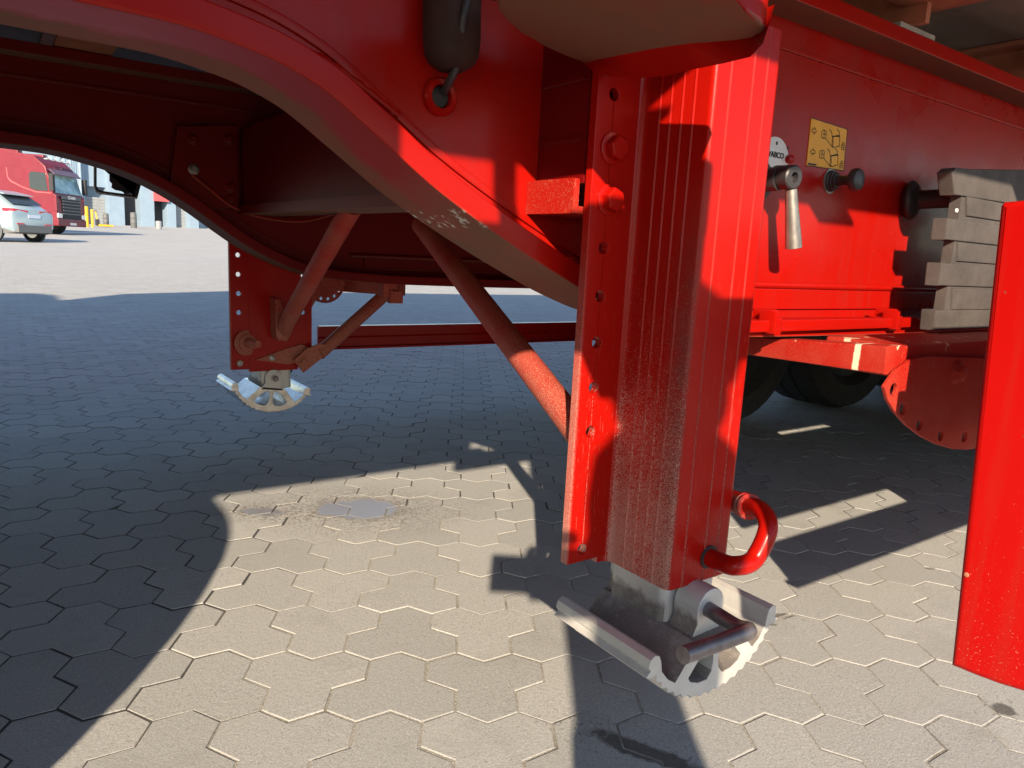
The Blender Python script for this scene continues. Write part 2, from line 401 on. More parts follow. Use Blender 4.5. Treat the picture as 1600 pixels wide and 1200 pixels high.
# ------------------------------------------------------------------ ground
fwd = ray(800, 395); fwd.z = 0; fwd.normalize(); rgt = Vector((fwd.y, -fwd.x, 0))
def gz(x, y):
    d = x*fwd.x+y*fwd.y; e = max(0, d-19); return .025*e*e/(e+3)
bm = bmesh.new(); rad = [0]+[.6*1.14**i for i in range(58)]; NS = 72; prev = None
for r in rad:
    if r == 0: ring = [bm.verts.new((0, 0, 0))]
    else: ring = [bm.verts.new((r*math.cos(2*math.pi*k/NS), r*math.sin(2*math.pi*k/NS), gz(r*math.cos(2*math.pi*k/NS), r*math.sin(2*math.pi*k/NS)))) for k in range(NS)]
    if prev:
        for k in range(NS):
            if len(prev) == 1: bm.faces.new((prev[0], ring[k], ring[(k+1) % NS]))
            else: bm.faces.new((prev[k], ring[k], ring[(k+1) % NS], prev[(k+1) % NS]))
    prev = ring
for v in bm.verts:
    d = math.hypot(v.co.x, v.co.y)
    v.co.z -= .0012*max(0, min(1, (21.5-d)/2.5))+(.0 if d < 18 else 0)
ground = put('paved_yard', from_bm(bm, 60), M['sand'], kind='structure', label='paved yard of interlocking three-lobed concrete stones')
W = .0815; PITCH = .1385; SY = PITCH/1.5/2          # hexagon width, double-row pitch
def hexv(cx, cy):
    s = PITCH/3; return [(cx+W/2, cy+s/2), (cx, cy+s), (cx-W/2, cy+s/2), (cx-W/2, cy-s/2), (cx, cy-s), (cx+W/2, cy-s/2)]
def tri_outline(up):
    s = PITCH/3; h = W/2
    if up:   # two lobes at the far side, one near;   local origin = middle of the stone
        c = [(-h, .75*s), (h, .75*s), (0, -.75*s)]
        o = [(W, .25*s), (W, 1.25*s), (h, 1.75*s), (0, 1.25*s), (-h, 1.75*s), (-W, 1.25*s), (-W, .25*s), (-h, -.25*s), (-h, -1.25*s), (0, -1.75*s), (h, -1.25*s), (h, -.25*s)]
    else:
        o = [(-x, -y) for x, y in tri_outline(True)]
    return o
def inset(poly, d):
    n = len(poly); out = []
    for i in range(n):
        a, b, c = Vector(poly[i-1]), Vector(poly[i]), Vector(poly[(i+1) % n])
        d1 = (b-a).normalized(); d2 = (c-b).normalized(); n1 = Vector((-d1.y, d1.x)); n2 = Vector((-d2.y, d2.x))
        k = (n1+n2); k = k/ max(.35, (1+n1.dot(n2))); out.append(tuple(b+k*d))
    return out
def paver_geo(up, rnd):
    o = tri_outline(up); g = .0018
    jit = lambda p: [(x+rnd.uniform(-.0006, .0006), y+rnd.uniform(-.0006, .0006)) for x, y in p]
    a = jit(inset(o, g*rnd.uniform(.8, 1.15))); b = inset(a, .0009); n = len(a)
    vs = [(x, y, -.02) for x, y in a]+[(x, y, -.0004) for x, y in a]+[(x, y, 0) for x, y in b]
    fs = []
    for r in (0, 1):
        for i in range(n): fs.append((r*n+i, r*n+(i+1) % n, (r+1)*n+(i+1) % n, (r+1)*n+i))
    fs.append(tuple(range(2*n, 3*n)))
    return vs, fs
rnd = random.Random(3)
vari = {True: [], False: []}
for up in (True, False):
    for i in range(7):
        vs, fs = paver_geo(up, rnd); me = bpy.data.meshes.new('paver'); me.from_pydata(vs, [], fs); me.validate(); finish(me, 20)
        me.materials.append(M['paver']); vari[up].append((me, vs, fs))
cells = []
s_ = PITCH/3
camI = cam.matrix_world.inverted()
def px(p):
    q = camI @ Vector(p); return (800+F*q.x/-q.z, 600-F*q.y/-q.z, -q.z) if q.z < -.02 else None
for row in range(-6, 150):
    v0 = row*PITCH
    for k in range(-70, 95):
        for up in (True, False):
            if up: u, v = k*3*W+W, v0-1.25*s_-.0*s_
            else: u, v = k*3*W+2.5*W, v0-1.25*s_
            c = A0+EU*u+EV*v
            q = px((c.x, c.y, 0)); d = math.hypot(c.x, c.y)
            if d > 19.0: continue
            vis = q is not None and -260 < q[0] < 1860 and 300 < q[1] < 1420
            if not vis and d > 2.2: continue
            cells.append((q[2] if (q is not None and -90 < q[0] < 1690 and q[1] < 1300) else 50+d, c, up))
cells.sort(key=lambda t: t[0])
angE = math.atan2(EU.y, EU.x)
bv, bf, bt = [], [], []
for i, (dep_, c, up) in enumerate(cells):
    me, vs, fs = vari[up][rnd.randrange(7)]
    kf = 1 if dep_ < 5 else .35
    dz = rnd.uniform(-.0006, .0006)*kf; rx, ry, rz = rnd.gauss(0, .0035)*kf, rnd.gauss(0, .0035)*kf, rnd.gauss(0, .004)
    mtx = Matrix.Translation((c.x+rnd.gauss(0, .0004), c.y+rnd.gauss(0, .0004), dz+gz(c.x, c.y))) @ Matrix.Rotation(angE+rz, 4, 'Z') @ Matrix.Rotation(rx, 4, 'X') @ Matrix.Rotation(ry, 4, 'Y')
    if i < 300:
        o = bpy.data.objects.new('paver', me); C.objects.link(o); o.matrix_world = mtx; o.parent = ground
    else:
        if dep_ > 5: vs, fs = vs[12:], [tuple(j-12 for j in f) for f in fs if min(f) >= 12]
        b0 = len(bv); bv += [mtx @ Vector(p) for p in vs]; bf += [tuple(b0+j for j in f) for f in fs]; bt += [rnd.random()]*len(fs)
me = bpy.data.meshes.new('paver_field'); me.from_pydata(bv, [], bf)
at = me.attributes.new('tone', 'FLOAT', 'FACE'); at.data.foreach_set('value', bt)
put('paver_field', finish(me, 20), M['paver'], ground, kind='stuff')
# ------------------------------------------------------------------ the trailer
trailer = empty('semi_trailer', (1.0, 1.295, 0), label='red semi-trailer chassis with curved gooseneck, two landing legs and underride rails parked on pavers', cat='trailer')
WI['semi_trailer'] = Matrix.Translation((-1.0, -1.295, 0))
YW = .695; MC = 1.295
near_c = [(-4, .746), (-.5, .742), (.06, .739), (.12, .738), (.19, .728), (.24, .711), (.29, .680), (.36, .634), (.45, .587), (.52, .555), (.58, .530), (.65, .508), (.75, .490), (.9, .480), (1.3, .477), (9.5, .477)]
far_c = [(-4, .752), (-.5, .748), (.037, .744), (.107, .742), (.215, .723), (.28, .703), (.347, .672), (.40, .640), (.461, .598), (.51, .566), (.571, .535), (.63, .511), (.70, .493), (.80, .484), (.94, .478), (1.38, .474), (9.5, .474)]
def dense(c):
    n = len(c); dl = [(c[i+1][1]-c[i][1])/(c[i+1][0]-c[i][0]) for i in range(n-1)]
    m_ = [dl[0]]+[0 if dl[i-1]*dl[i] <= 0 else 2*dl[i-1]*dl[i]/(dl[i-1]+dl[i]) for i in range(1, n-1)]+[dl[-1]]
    out = []
    for i in range(n-1):
        h = c[i+1][0]-c[i][0]
        for k in range(6):
            t = k/6; out.append((c[i][0]+h*t, (2*t**3-3*t*t+1)*c[i][1]+(t**3-2*t*t+t)*h*m_[i]+(3*t*t-2*t**3)*c[i+1][1]+(t**3-t*t)*h*m_[i+1]))
    return out+[c[-1]]
def offs(c, d):
    out = []
    for i, p in enumerate(c):
        a = Vector(c[max(0, i-1)]); b = Vector(c[min(len(c)-1, i+1)]); t = (b-a).normalized(); out.append((p[0]-t.y*d, p[1]+t.x*d))
    return out
def strip(c, a, b, x0=None, x1=None):
    lo, hi = offs(c, a), offs(c, b)
    idx = [i for i, p in enumerate(c) if (x0 is None or p[0] >= x0) and (x1 is None or p[0] <= x1)]
    return [lo[i] for i in idx]+[hi[i] for i in reversed(idx)]
TF = .024; ZT = .923
def beam(curve, yw, mw, mu):
    c = dense(curve)
    top = [(c[-1][0], ZT), (c[0][0], ZT)]
    web = put('chassis_beam', shape([offs(c, TF)+top], 'y', yw-.006, yw+.006), mw, trailer)
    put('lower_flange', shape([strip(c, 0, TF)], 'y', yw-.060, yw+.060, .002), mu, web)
    put('upper_flange', box(c[0][0], 9.5, yw-.060, yw+.060, ZT, ZT+.022, .002), mu, web)
    yo = yw-.006
    put('weld_seam', shape([strip(c, .047, .056, -3.9, .62)], 'y', yo-.0035, yo+.002, .0015), mw, web)
    put('weld_seam', shape([[(-3.9, .882), (9.4, .882), (9.4, .889), (-3.9, .889)]], 'y', yo-.0035, yo+.002, .0015), mw, web)
    put('doubler_strip', shape([[(.84, .515), (9.4, .513), (9.4, .547), (.84, .547)]], 'y', yo-.005, yo+.002, .002), mw, web)
    put('weld_seam', tube([(.80, yo-.004, .552), (9.4, yo-.004, .551)], .0055, 10), mw, web)
    return web
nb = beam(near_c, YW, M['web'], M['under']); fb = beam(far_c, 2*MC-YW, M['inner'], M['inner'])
# bead of sealant, cable grommet
put('weld_bead', tube(smooth_path([U(x_, y_, 'y', YW-.008) for x_, y_ in ((300, 8), (400, 45), (505, 92), (570, 138), (622, 180))], 6), lambda t: .0035+.001*math.sin(t*90), 8), M['web'], nb)
g0 = U(686, 152, 'y', YW-.006)
put('cable_grommet', lathe([(0, .019), (.004, .019), (.007, .0165), (.006, .0115), (-.002, .0105), (-.010, .0100), (-.011, 0)], g0, (0, -1, 0), 28), M['red'], nb)
put('cable_hole', lathe([(.0012, .0098), (.0018, 0)], g0, (0, -1, 0), 20), M['ink'], nb)
# lateral cross box that carries the two legs
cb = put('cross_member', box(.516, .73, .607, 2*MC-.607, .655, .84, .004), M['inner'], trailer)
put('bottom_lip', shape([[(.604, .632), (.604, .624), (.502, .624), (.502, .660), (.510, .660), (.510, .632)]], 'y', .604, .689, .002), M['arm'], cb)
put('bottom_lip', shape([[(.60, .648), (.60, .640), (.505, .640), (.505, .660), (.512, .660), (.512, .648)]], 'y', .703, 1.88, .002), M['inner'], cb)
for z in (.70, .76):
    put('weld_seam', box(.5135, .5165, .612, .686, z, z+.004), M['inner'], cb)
# bolted gusset on the far web
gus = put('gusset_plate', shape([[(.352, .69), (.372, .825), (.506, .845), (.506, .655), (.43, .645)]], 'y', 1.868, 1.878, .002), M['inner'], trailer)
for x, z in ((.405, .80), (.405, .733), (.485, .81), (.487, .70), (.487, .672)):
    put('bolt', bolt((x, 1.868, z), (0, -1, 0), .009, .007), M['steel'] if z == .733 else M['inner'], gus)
put('brake_pipe', tube(smooth_path([(.40, 1.86, .72), (.44, 1.86, .69), (.49, 1.86, .655), (.56, 1.86, .635), (.66, 1.86, .632), (.75, 1.85, .66)], 6), .0035, 8), M['under'], trailer)
# deck, cross members, body, side rails (the deck overhangs the beams on both sides)
deck = put('deck_floor', box(-2.8, 9.4, .07, 2.52, 1.032, 1.06), M['deck'], trailer)
for k in range(-8, 17):
    x = 1.19+.5*k
    m_ = put('deck_beam', join(box(x-.052, x+.052, .66, 1.93, .947, .956, .002), box(x-.006, x+.006, .62, 1.97, .956, 1.022), box(x-.052, x+.052, .08, 2.51, 1.022, 1.031, .002), box(x-.050, x+.05, .08, .66, .985, .994, .002), box(x-.006, x+.006, .08, .62, .994, 1.022)), M['member'], trailer)
    if 0 <= k <= 2:
        put('end_plate', box(x-.045, x+.062, .636, .652, .9455, .953, .001), M['crate'], m_)
        zz = [( x-.04+.012*i, .655+random.uniform(-.004, .004), .9445) for i in range(9)]
        put('weld_bead', tube(smooth_path(zz, 3), lambda t: .004+.0015*math.sin(t*60), 7), M['crate'], m_)
put('side_rail', box(-2.8, 9.4, .044, .068, 1.030, 1.12, .003), M['red'], trailer)
put('side_rail', box(-2.8, 9.4, 2.522, 2.546, 1.030, 1.12, .003), M['red'], trailer)
put('front_light_stop', box(-2.84, -2.80, .07, 2.52, .70, 1.029, .004), M['inner'], trailer)  # added to keep light from the front off the deck underside
put('far_gap_stop', box(-2.78, 9.4, 2.524, 2.544, .835, 1.028, .003), M['inner'], trailer)  # added to shut out the sky showing above the far beam
put('front_shade_panel', box(-2.78, -.105, .046, .066, .895, 1.028, .003), M['red'], trailer)  # unseen panel, added to cast the far edge of the ground shadow
put('curtain_side', shape([[(-2.85, 1.062), (9.4, 1.062), (9.4, 3.22), (.6, 3.26), (-2.1, 3.33), (-2.85, 3.0)]], 'y', .05, 2.54), M['body'], trailer)
# ------------------------------------------------------------------ landing legs
def leg(mir):
    Tm = (lambda me: mirror(me)) if mir else (lambda me: me)
    ztop = .815; zb = .229
    def ridge(a, b, at, nout, w=.0016, h=.0011):
        a, b = Vector(a), Vector(b); d = (b-a).normalized(); n = Vector(nout); out = []
        for s in at:
            p = a.lerp(b, s); out += [tuple(p-d*w), tuple(p+n*h), tuple(p+d*w)]
        return out
    fil = lambda cx, cy, r, a0, a1, n=6: [(cx+r*math.cos(math.radians(a0+(a1-a0)*i/n)), cy+r*math.sin(math.radians(a0+(a1-a0)*i/n))) for i in range(n+1)]
    o = [(.560, .601), (.560, .5902)]
    o += fil(.566, .579, .0112, 90, 0, 6)
    o += ridge((.5772, .572), (.5772, .509), (.12, .36, .6, .84), (-1, 0))
    o += fil(.5842, .502, .007, 180, 270, 5)
    o += ridge((.5842, .495), (.668, .495), (.18, .58, .83), (0, -1))
    o += fil(.668, .505, .010, 270, 360, 6)
    o += [(.678, .5902), (.692, .5902), (.692, .601)]
    hs = put('landing_leg', Tm(shape([o], 'z', zb, ztop, sm=20)), M['leg'], trailer)
    zs = [.745, .692, .640, .590, .539, .489, .439, .389, .251]
    holes = [circ(.535, z, .0063, 18) for z in zs if z not in (.692, .640)]
    holes += [circ(.708, z, .0063, 18) for z in zs]
    fl = put('mounting_flange', Tm(shape([rrect(.512, .733, .236, .80, .003, 2)]+holes, 'y', .589, .5995, .0012)), M['leg'], hs)
    put('flange_ridge', Tm(join(*[box(.5345, .5355, .5880, .5895, a+.008, b-.008) for a, b in zip(sorted(zs), sorted(zs)[1:])])), M['leg'], fl)
    for z in (.692, .640):
        put('bolt', Tm(bolt((.5375, .589, z), (0, -1, 0), .0125, .011)), M['leg'], hs)
    # sliding inner leg
    inn = put('inner_leg', Tm(shape([rrect(.588, .676, .508, .597, .011, 5)], 'z', .178, .40, .0015)), M['alu'], hs)
    # rocking foot: profile in (x,z) about the pin
    k = 1.0 if mir else .965
    cx, cz = (.622, .205)
    def pr(pts, tilt): 
        c_, s_ = math.cos(tilt), math.sin(tilt)
        return [(cx+k*(x*c_-z*s_), cz+k*(x*s_+z*c_)) for x, z in pts]
    tl = -.13 if mir else .03
    low = []
    for i in range(33):
        th = math.radians(207+126*i/32); r = .109+(.0042 if i % 2 else 0)
        if 4 <= i <= 11 or 21 <= i <= 28: r += 0
        low.append((r*math.cos(th)*.99, r*math.sin(th)*.86+.004))
    out = [(-.1065, -.040), (-.112, -.036), (-.106, -.031), (-.1095, -.026), (-.107, -.018), (-.100, -.0145), (-.0935, -.0175), (-.0905, -.025), (-.0885, -.037), (-.078, -.050), (-.066, -.058), (-.05, -.040), (-.034, -.022),
           (.034, -.022), (.05, -.040), (.066, -.058), (.078, -.050), (.0885, -.037), (.0905, -.025), (.0935, -.0175), (.100, -.0145), (.107, -.018), (.1095, -.026), (.106, -.031), (.112, -.036), (.1065, -.040)]
    prof = out[:]+low[::-1]
    h1 = [(-.045, -.0605), (-.039, -.054), (-.026, -.040), (-.012, -.032), (-.006, -.036), (-.0045, -.052), (-.006, -.064), (-.013, -.0725), (-.028, -.0715), (-.041, -.066)]
    h2 = [(-x, z) for x, z in h1][::-1]
    y0, y1 = .458, .608
    ft = put('foot', Tm(shape([pr(prof, tl), pr(h1, tl), pr(h2, tl)], 'y', y0, y1, .0012, 2, 24)), M['chrome' if mir else 'alu'], hs)
    lug = [(-.033, -.030), (.033, -.030), (.022, -.01)]+[(.0225*math.cos(math.radians(a)), .006+.0225*math.sin(math.radians(a))) for a in range(0, 181, 20)]+[(-.022, -.01)]
    for a, b in ((.470, .5045), (.6005, .608)):
        put('lug', Tm(shape([pr(lug, tl)], 'y', a, b, .002)), M['alu'], ft)
    if not mir:
        P0 = Vector((.622, .50, .2085)); P1 = U(1152, 980, 'y', .425); P2 = U(1170, 985, 'y', .412); P3 = U(1150, 994, 'y', .412); P4 = U(1067, 1024, 'y', .410)
        put('foot_pin', tube(smooth_path([P0, P0.lerp(P1, .6), P1, P2, P3, P3.lerp(P4, .5), P4], 7), .0085, 16), M['pin'], hs)
        q = [Vector((.640, .505, .256)), Vector((.640, .478, .256)), U(1150, 884, 'y', .455), U(1178, 874, 'y', .452), U(1200, 826, 'y', .452), U(1188, 797, 'y', .475), U(1160, 789, 'y', .512)]
        put('crank_pipe', tube(smooth_path(q, 8), .0105, 18), M['red'], hs)
        e0 = U(1163, 789, 'y', .508); ax = (U(1180, 795, 'y', .485)-e0).normalized()
        put('pipe_collar', lathe([(-.030, .013), (0, .013), (.001, .0155), (.005, .0155), (.006, .0135), (.009, .0135), (.010, .0155), (.013, .0155), (.0135, .012)], e0, ax, 24), M['leg'], hs)
        put('pipe_bush', lathe([(0, .0135), (.0016, .0135), (.002, .011)], (.640, .495, .256), (0, -1, 0), 24), M['black'], hs)
    else:
        put('foot_pin', lathe([(0, .0085), (.004, .0085), (.0045, .006), (.012, .006)], (.625, 1.976, .209), (0, -1, 0), 16), M['pin'], hs)
        put('foot_pin', lathe([(0, .006), (.014, .006), (.015, .008), (.02, .008)], (.668, 2.03, .222), (1, 0, 0), 12), M['black'], hs)
    return hs
nl = leg(False); fl_ = leg(True)
# inner face of the far leg: shaft boss, brackets, bolts
yb = 1.990
put('shaft_boss', lathe([(0, .034), (.004, .034), (.006, .024), (.010, .024), (.011, .013), (.040, .013), (.041, .010), (.058, .010), (.0585, 0)], (.551, yb, .308), (.30, -1, .05), 24), M['dusty'], fl_)
put('bolt', bolt((.620, yb, .265), (0, -1, 0), .009, .006), M['steel'], fl_)
put('bolt', bolt((.535, yb, .2535), (0, -1, 0), .006, .003), M['steel'], fl_)
put('brace_bracket', shape([[(.615, .43), (.628, .43), (.648, .36), (.648, .318), (.625, .318), (.617, .33)]], 'y', yb-.05, yb, .002), M['dusty'], fl_)
put('lower_bracket', shape([[(.575, .262), (.66, .29), (.70, .30), (.72, .292), (.70, .25), (.665, .245)]], 'y', yb-.006, yb+.001, .001), M['dusty'], fl_)
put('bolt', bolt((.640, yb-.045, .35), (1, -.3, 0), .008, .01), M['dusty'], fl_)
# braces
def brace(a, b, r, flat_b=True):
    a, b = Vector(a), Vector(b); n = 14
    pts = [a.lerp(b, i/n) for i in range(n+1)]
    o = put('brace', tube(pts, r, 18), M['dusty'], trailer); return o
brace((.682, 1.27, .625), (.556, .628, .375), .0185)
b2 = brace((.585, 1.37, .655), (.640, 1.945, .355), .021)
put('tube_end', tube([(.637, 1.91, .373), (.646, 1.955, .335), (.648, 1.968, .318)], lambda t: .021-.012*t, 14), M['dusty'], b2)
b3 = brace(U(601, 461, 'y', 2.03), U(498, 553, 'y', 1.975), .019)
pa, pb = U(505, 545, 'y', 1.975), U(470, 578, 'y', 1.975)
put('flattened_end', shape([[(U(u_, v_, 'y', 1.972).x, U(u_, v_, 'y', 1.972).z) for u_, v_ in ((458, 562), (473, 582), (507, 555), (513, 540), (500, 536), (478, 544))]], 'y', 1.964, 1.973, .0015), M['dusty'], b3)
put('bolt', bolt(U(474, 565, 'y', 1.964), (0, -1, 0), .009, .007), M['dusty'], b3)
# ------------------------------------------------------------------ outrigger bracket above the near leg
PB, PC, PA = -.116, .131, .7549          # the plate rises a little towards the web
def UP(u, v, dz=0.):
    d = ray(u, v); t = (PA+dz+PB*O.x+PC*O.y-O.z)/(d.z-PB*d.x-PC*d.y); return O+d*t
ob = [UP(u_, v_) for u_, v_ in ((775, 0), (779, 14), (790, 32), (815, 53), (850, 71), (885, 87), (916, 100), (960, 95), (1004, 89), (1050, 80), (1100, 72), (1140, 64), (1176, 58), (1192, 54), (1196, 46), (1188, 36), (1165, 20), (1140, 0), (1136, -8), (780, -8))]
bm = bmesh.new(); lo_ = [bm.verts.new(p) for p in ob]; hi_ = [bm.verts.new(p+Vector((0, 0, .024))) for p in ob]; nn = len(ob)
bm.faces.new(lo_[::-1]); bm.faces.new(hi_)
for k in range(nn): bm.faces.new((lo_[k], lo_[(k+1) % nn], hi_[(k+1) % nn], hi_[k]))
bmesh.ops.bevel(bm, geom=[e for e in bm.edges if not (abs(e.verts[0].co.z-e.verts[1].co.z) > .02 and (e.verts[0].co-e.verts[1].co).xy.length < .001)], offset=.004, segments=3, profile=.6, affect='EDGES')
obm = from_bm(bm, 40); obm['wn'] = 1
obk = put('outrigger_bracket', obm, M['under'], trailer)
put('unseen_outer_arm', shape([[(.428, .30), (.385, .24), (.302, .12), (.282, .086), (.385, .086), (.385, .0), (.12, .0), (.158, .10), (.258, .24), (.328, .335)]], 'z', .748, .772, .004), M['under'], obk)  # unseen end of the bracket, outlined to fit the shade on the leg
la = [UP(u_, v_) for u_, v_ in ((913, 99), (940, 92), (980, 84), (1021, 76), (1075, 68), (1130, 64), (1176, 60), (1190, 55))]
lb_ = [UP(u_, v_, -.012) for u_, v_ in ((928, 112), (955, 120), (1000, 122), (1036, 119), (1080, 109), (1130, 99), (1172, 89), (1192, 68))]
bm = bmesh.new(); ra = [bm.verts.new(p) for p in la]; rb = [bm.verts.new(p) for p in lb_]; rc = [bm.verts.new(p+Vector((.004, .0, .012))) for p in lb_]; rd = [bm.verts.new(p+Vector((.012, 0, .024))) for p in la]
for r_, q_ in ((ra, rb), (rb, rc), (rc, rd), (rd, ra)):
    for k in range(7): bm.faces.new((r_[k], r_[k+1], q_[k+1], q_[k]))
for k in (0, 7): bm.faces.new((ra[k], rb[k], rc[k], rd[k]))
put('rear_lip', from_bm(bm, 60), M['red'], obk)
put('hanger_shade_bars', join(box(-.125, .272, .058, .082, .845, .915, .003), box(.205, .272, .06, .08, .774, .850, .003), box(-.125, -.045, .0585, .0815, .85, .937, .003), box(.13, .20, .06, .08, .768, .850, .003), tube([(.042, .07, .90), (.036, .068, .94), (.024, .064, .98), (.018, .060, 1.03)], .013, 14)), M['red'], obk)  # unseen bars and riser, shaped to cast shade on leg, flange and web
# cable sleeve by the gooseneck web
sl = put('cable_sleeve', lathe([(0, 0), (.001, .014), (.006, .022), (.014, .027), (.028, .0285), (.20, .0285), (.201, 0)], (.386, .665, .754), (0, .05, 1), 26), M['sleeve'], trailer)
put('cable', tube(smooth_path([U(735, -30, 'y', .64), U(728, 5, 'y', .638), U(722, 40, 'y', .64), U(716, 95, 'y', .655), U(700, 132, 'y', .672), U(689, 152, 'y', .70)], 8), .0042, 10), M['plastic'], trailer)
put('cable_clip', box(.395, .425, .628, .652, .822, .838, .004), M['black'], sl)
# ------------------------------------------------------------------ fittings on the near web
yw = YW-.006
sx = [U(1267, 184, 'y', yw), U(1323, 202, 'y', yw), U(1317, 267, 'y', yw), U(1259, 259, 'y', yw)]
st = put('information_sticker', shape([[(p.x, p.z) for p in sx]], 'y', yw-.0012, yw+.001), M['yellow'], trailer)
def SQ(s, t):
    a = sx[0].lerp(sx[1], s); b = sx[3].lerp(sx[2], s); p = b.lerp(a, t); return (p.x, p.z)
lines = []
def L(*pts, w=.0011): lines.append(ribbon([SQ(*p) for p in pts], w, yw-.0016))
for k, dy, open_ in ((0, 0, True), (1, -.44, False)):
    f = lambda *ps: [(a, b+dy) for a, b in ps]
    # box body of a trailer
    L(*f((.42, .66), (.62, .50), (.66, .50), (.82, .56), (.80, .78), (.62, .74), (.60, .72)))
    L(*f((.62, .74), (.64, .50))); L(*f((.60, .72), (.61, .53), (.64, .50)))
    L(*f((.60, .72), (.57, .82), (.50, .88))); L(*f((.80, .78), (.77, .88), (.70, .93))); L(*f((.62, .74), (.76, .79), (.80, .78)), w=.002)
    L(*f((.42, .66), (.43, .82)))
    # tractor outline
    L(*f((.40, .82), (.34, .82), (.30, .78), (.31, .66), (.36, .64), (.40, .65))); L(*f((.34, .74), (.41, .74))); L(*f((.37, .82), (.37, .65)))
    # arrow
    if open_: L(*f((.04, .78), (.10, .78), (.10, .82), (.16, .75), (.10, .68), (.10, .72), (.04, .72), (.04, .78)))
    else: L(*f((.18, .78), (.12, .78), (.12, .82), (.06, .75), (.12, .68), (.12, .72), (.18, .72), (.18, .78)))
    # small padlock-like sign
    L(*f((.88, .50), (.95, .50), (.95, .60), (.88, .60), (.88, .50))); L(*f((.90, .60), (.90, .66), (.94, .66), (.94, .60))); L(*f((.88, .55), (.95, .55)))
L((.04, .045), (.24, .045), w=.0026)
put('pictogram', join(*lines), M['ink'], st)
put('printed_border', join(*[ribbon([SQ(*a), SQ(*b)], .0012, yw-.0015) for a, b in (((.0, .995), (1, .995)), ((0, .005), (1, .005)), ((.995, 0), (.995, 1)))]), M['ink'], st)
# lever valve with dial plate
d0 = U(1207, 252, 'y', yw)
hf = U(1240, 277, 'y', .628)
bv_ = put('lever_valve', lathe([(0, .028), (.012, .028), (.014, .0165), (.040, .0165)], (hf.x-.004, yw, hf.z-.002), (.06, -1, .03), 28), M['plastic'], trailer)
put('dial_plate', lathe([(0, .034), (.003, .034), (.0035, .033), (.0036, 0)], d0, (0, -1, 0), 40), M['white'], bv_)
pt = U(1211, 242, 'y', yw-.0042)
put('dial_lettering', join(text_mesh('WABCO', .0112, pt+Vector((.0, 0, 0)), (1, 0, 0), (0, 0, 1)), text_mesh('0', .007, U(1214, 224, 'y', yw-.0042), (1, 0, 0), (0, 0, 1)), text_mesh('IIII', .005, U(1231, 231, 'y', yw-.0042), (.6, 0, -.8), (.8, 0, .6))), M['ink'], bv_)
put('stop_pin', lathe([(0, .006), (.008, .006), (.009, .003), (.0095, 0)], U(1230, 249, 'y', yw-.003), (0, -1, 0), 12), M['red'], bv_)
put('hub_ring', lathe([(-.03, .0165), (0, .0165), (.002, .0145), (.002, .007), (-.006, .0065), (-.0065, 0)], hf, (-.1, -1, -.05), 26), M['plastic'], bv_)
ha, hb = U(1236, 296, 'y', .634), U(1240, 387, 'y', .632)
put('grip', tube([ha.lerp(hb, i/10) for i in range(11)]+[hb+(hb-ha)*.008], lambda t: (.0080+.0036*min(1, t*1.15)) if t < .97 else .0105, 16), M['steel'], bv_)
# push-pull knob
kb = U(1297, 283, 'y', yw); ka = Vector((0.03, -1, 0)).normalized()
kn = put('push_pull_knob', lathe([(0, .0165), (.004, .0165), (.005, .0145), (.008, .0145), (.009, .0115), (.012, .0115), (.013, .0075), (.028, .0072), (.034, .010), (.037, .0165), (.044, .0175), (.048, .0155), (.050, .010), (.0505, 0)], kb, ka, 30), M['plastic'], trailer)
put('washer', lathe([(-.001, .0195), (.0012, .0195), (.0014, .016)], kb, ka, 24), M['steel'], kn)
# rod and clips along the foot of the web
rod = put('clamp_bar', box(.80, 1.30, .622, .636, .489, .506, .003), M['red'], trailer)
for x in (.90, 1.232):
    put('clip', join(box(x-.010, x+.008, .617, .638, .484, .510, .003), box(x-.016, x-.010, .613, .640, .487, .518, .002), box(x-.004, x+.012, .628, .66, .505, .520, .003)), M['red'], rod)
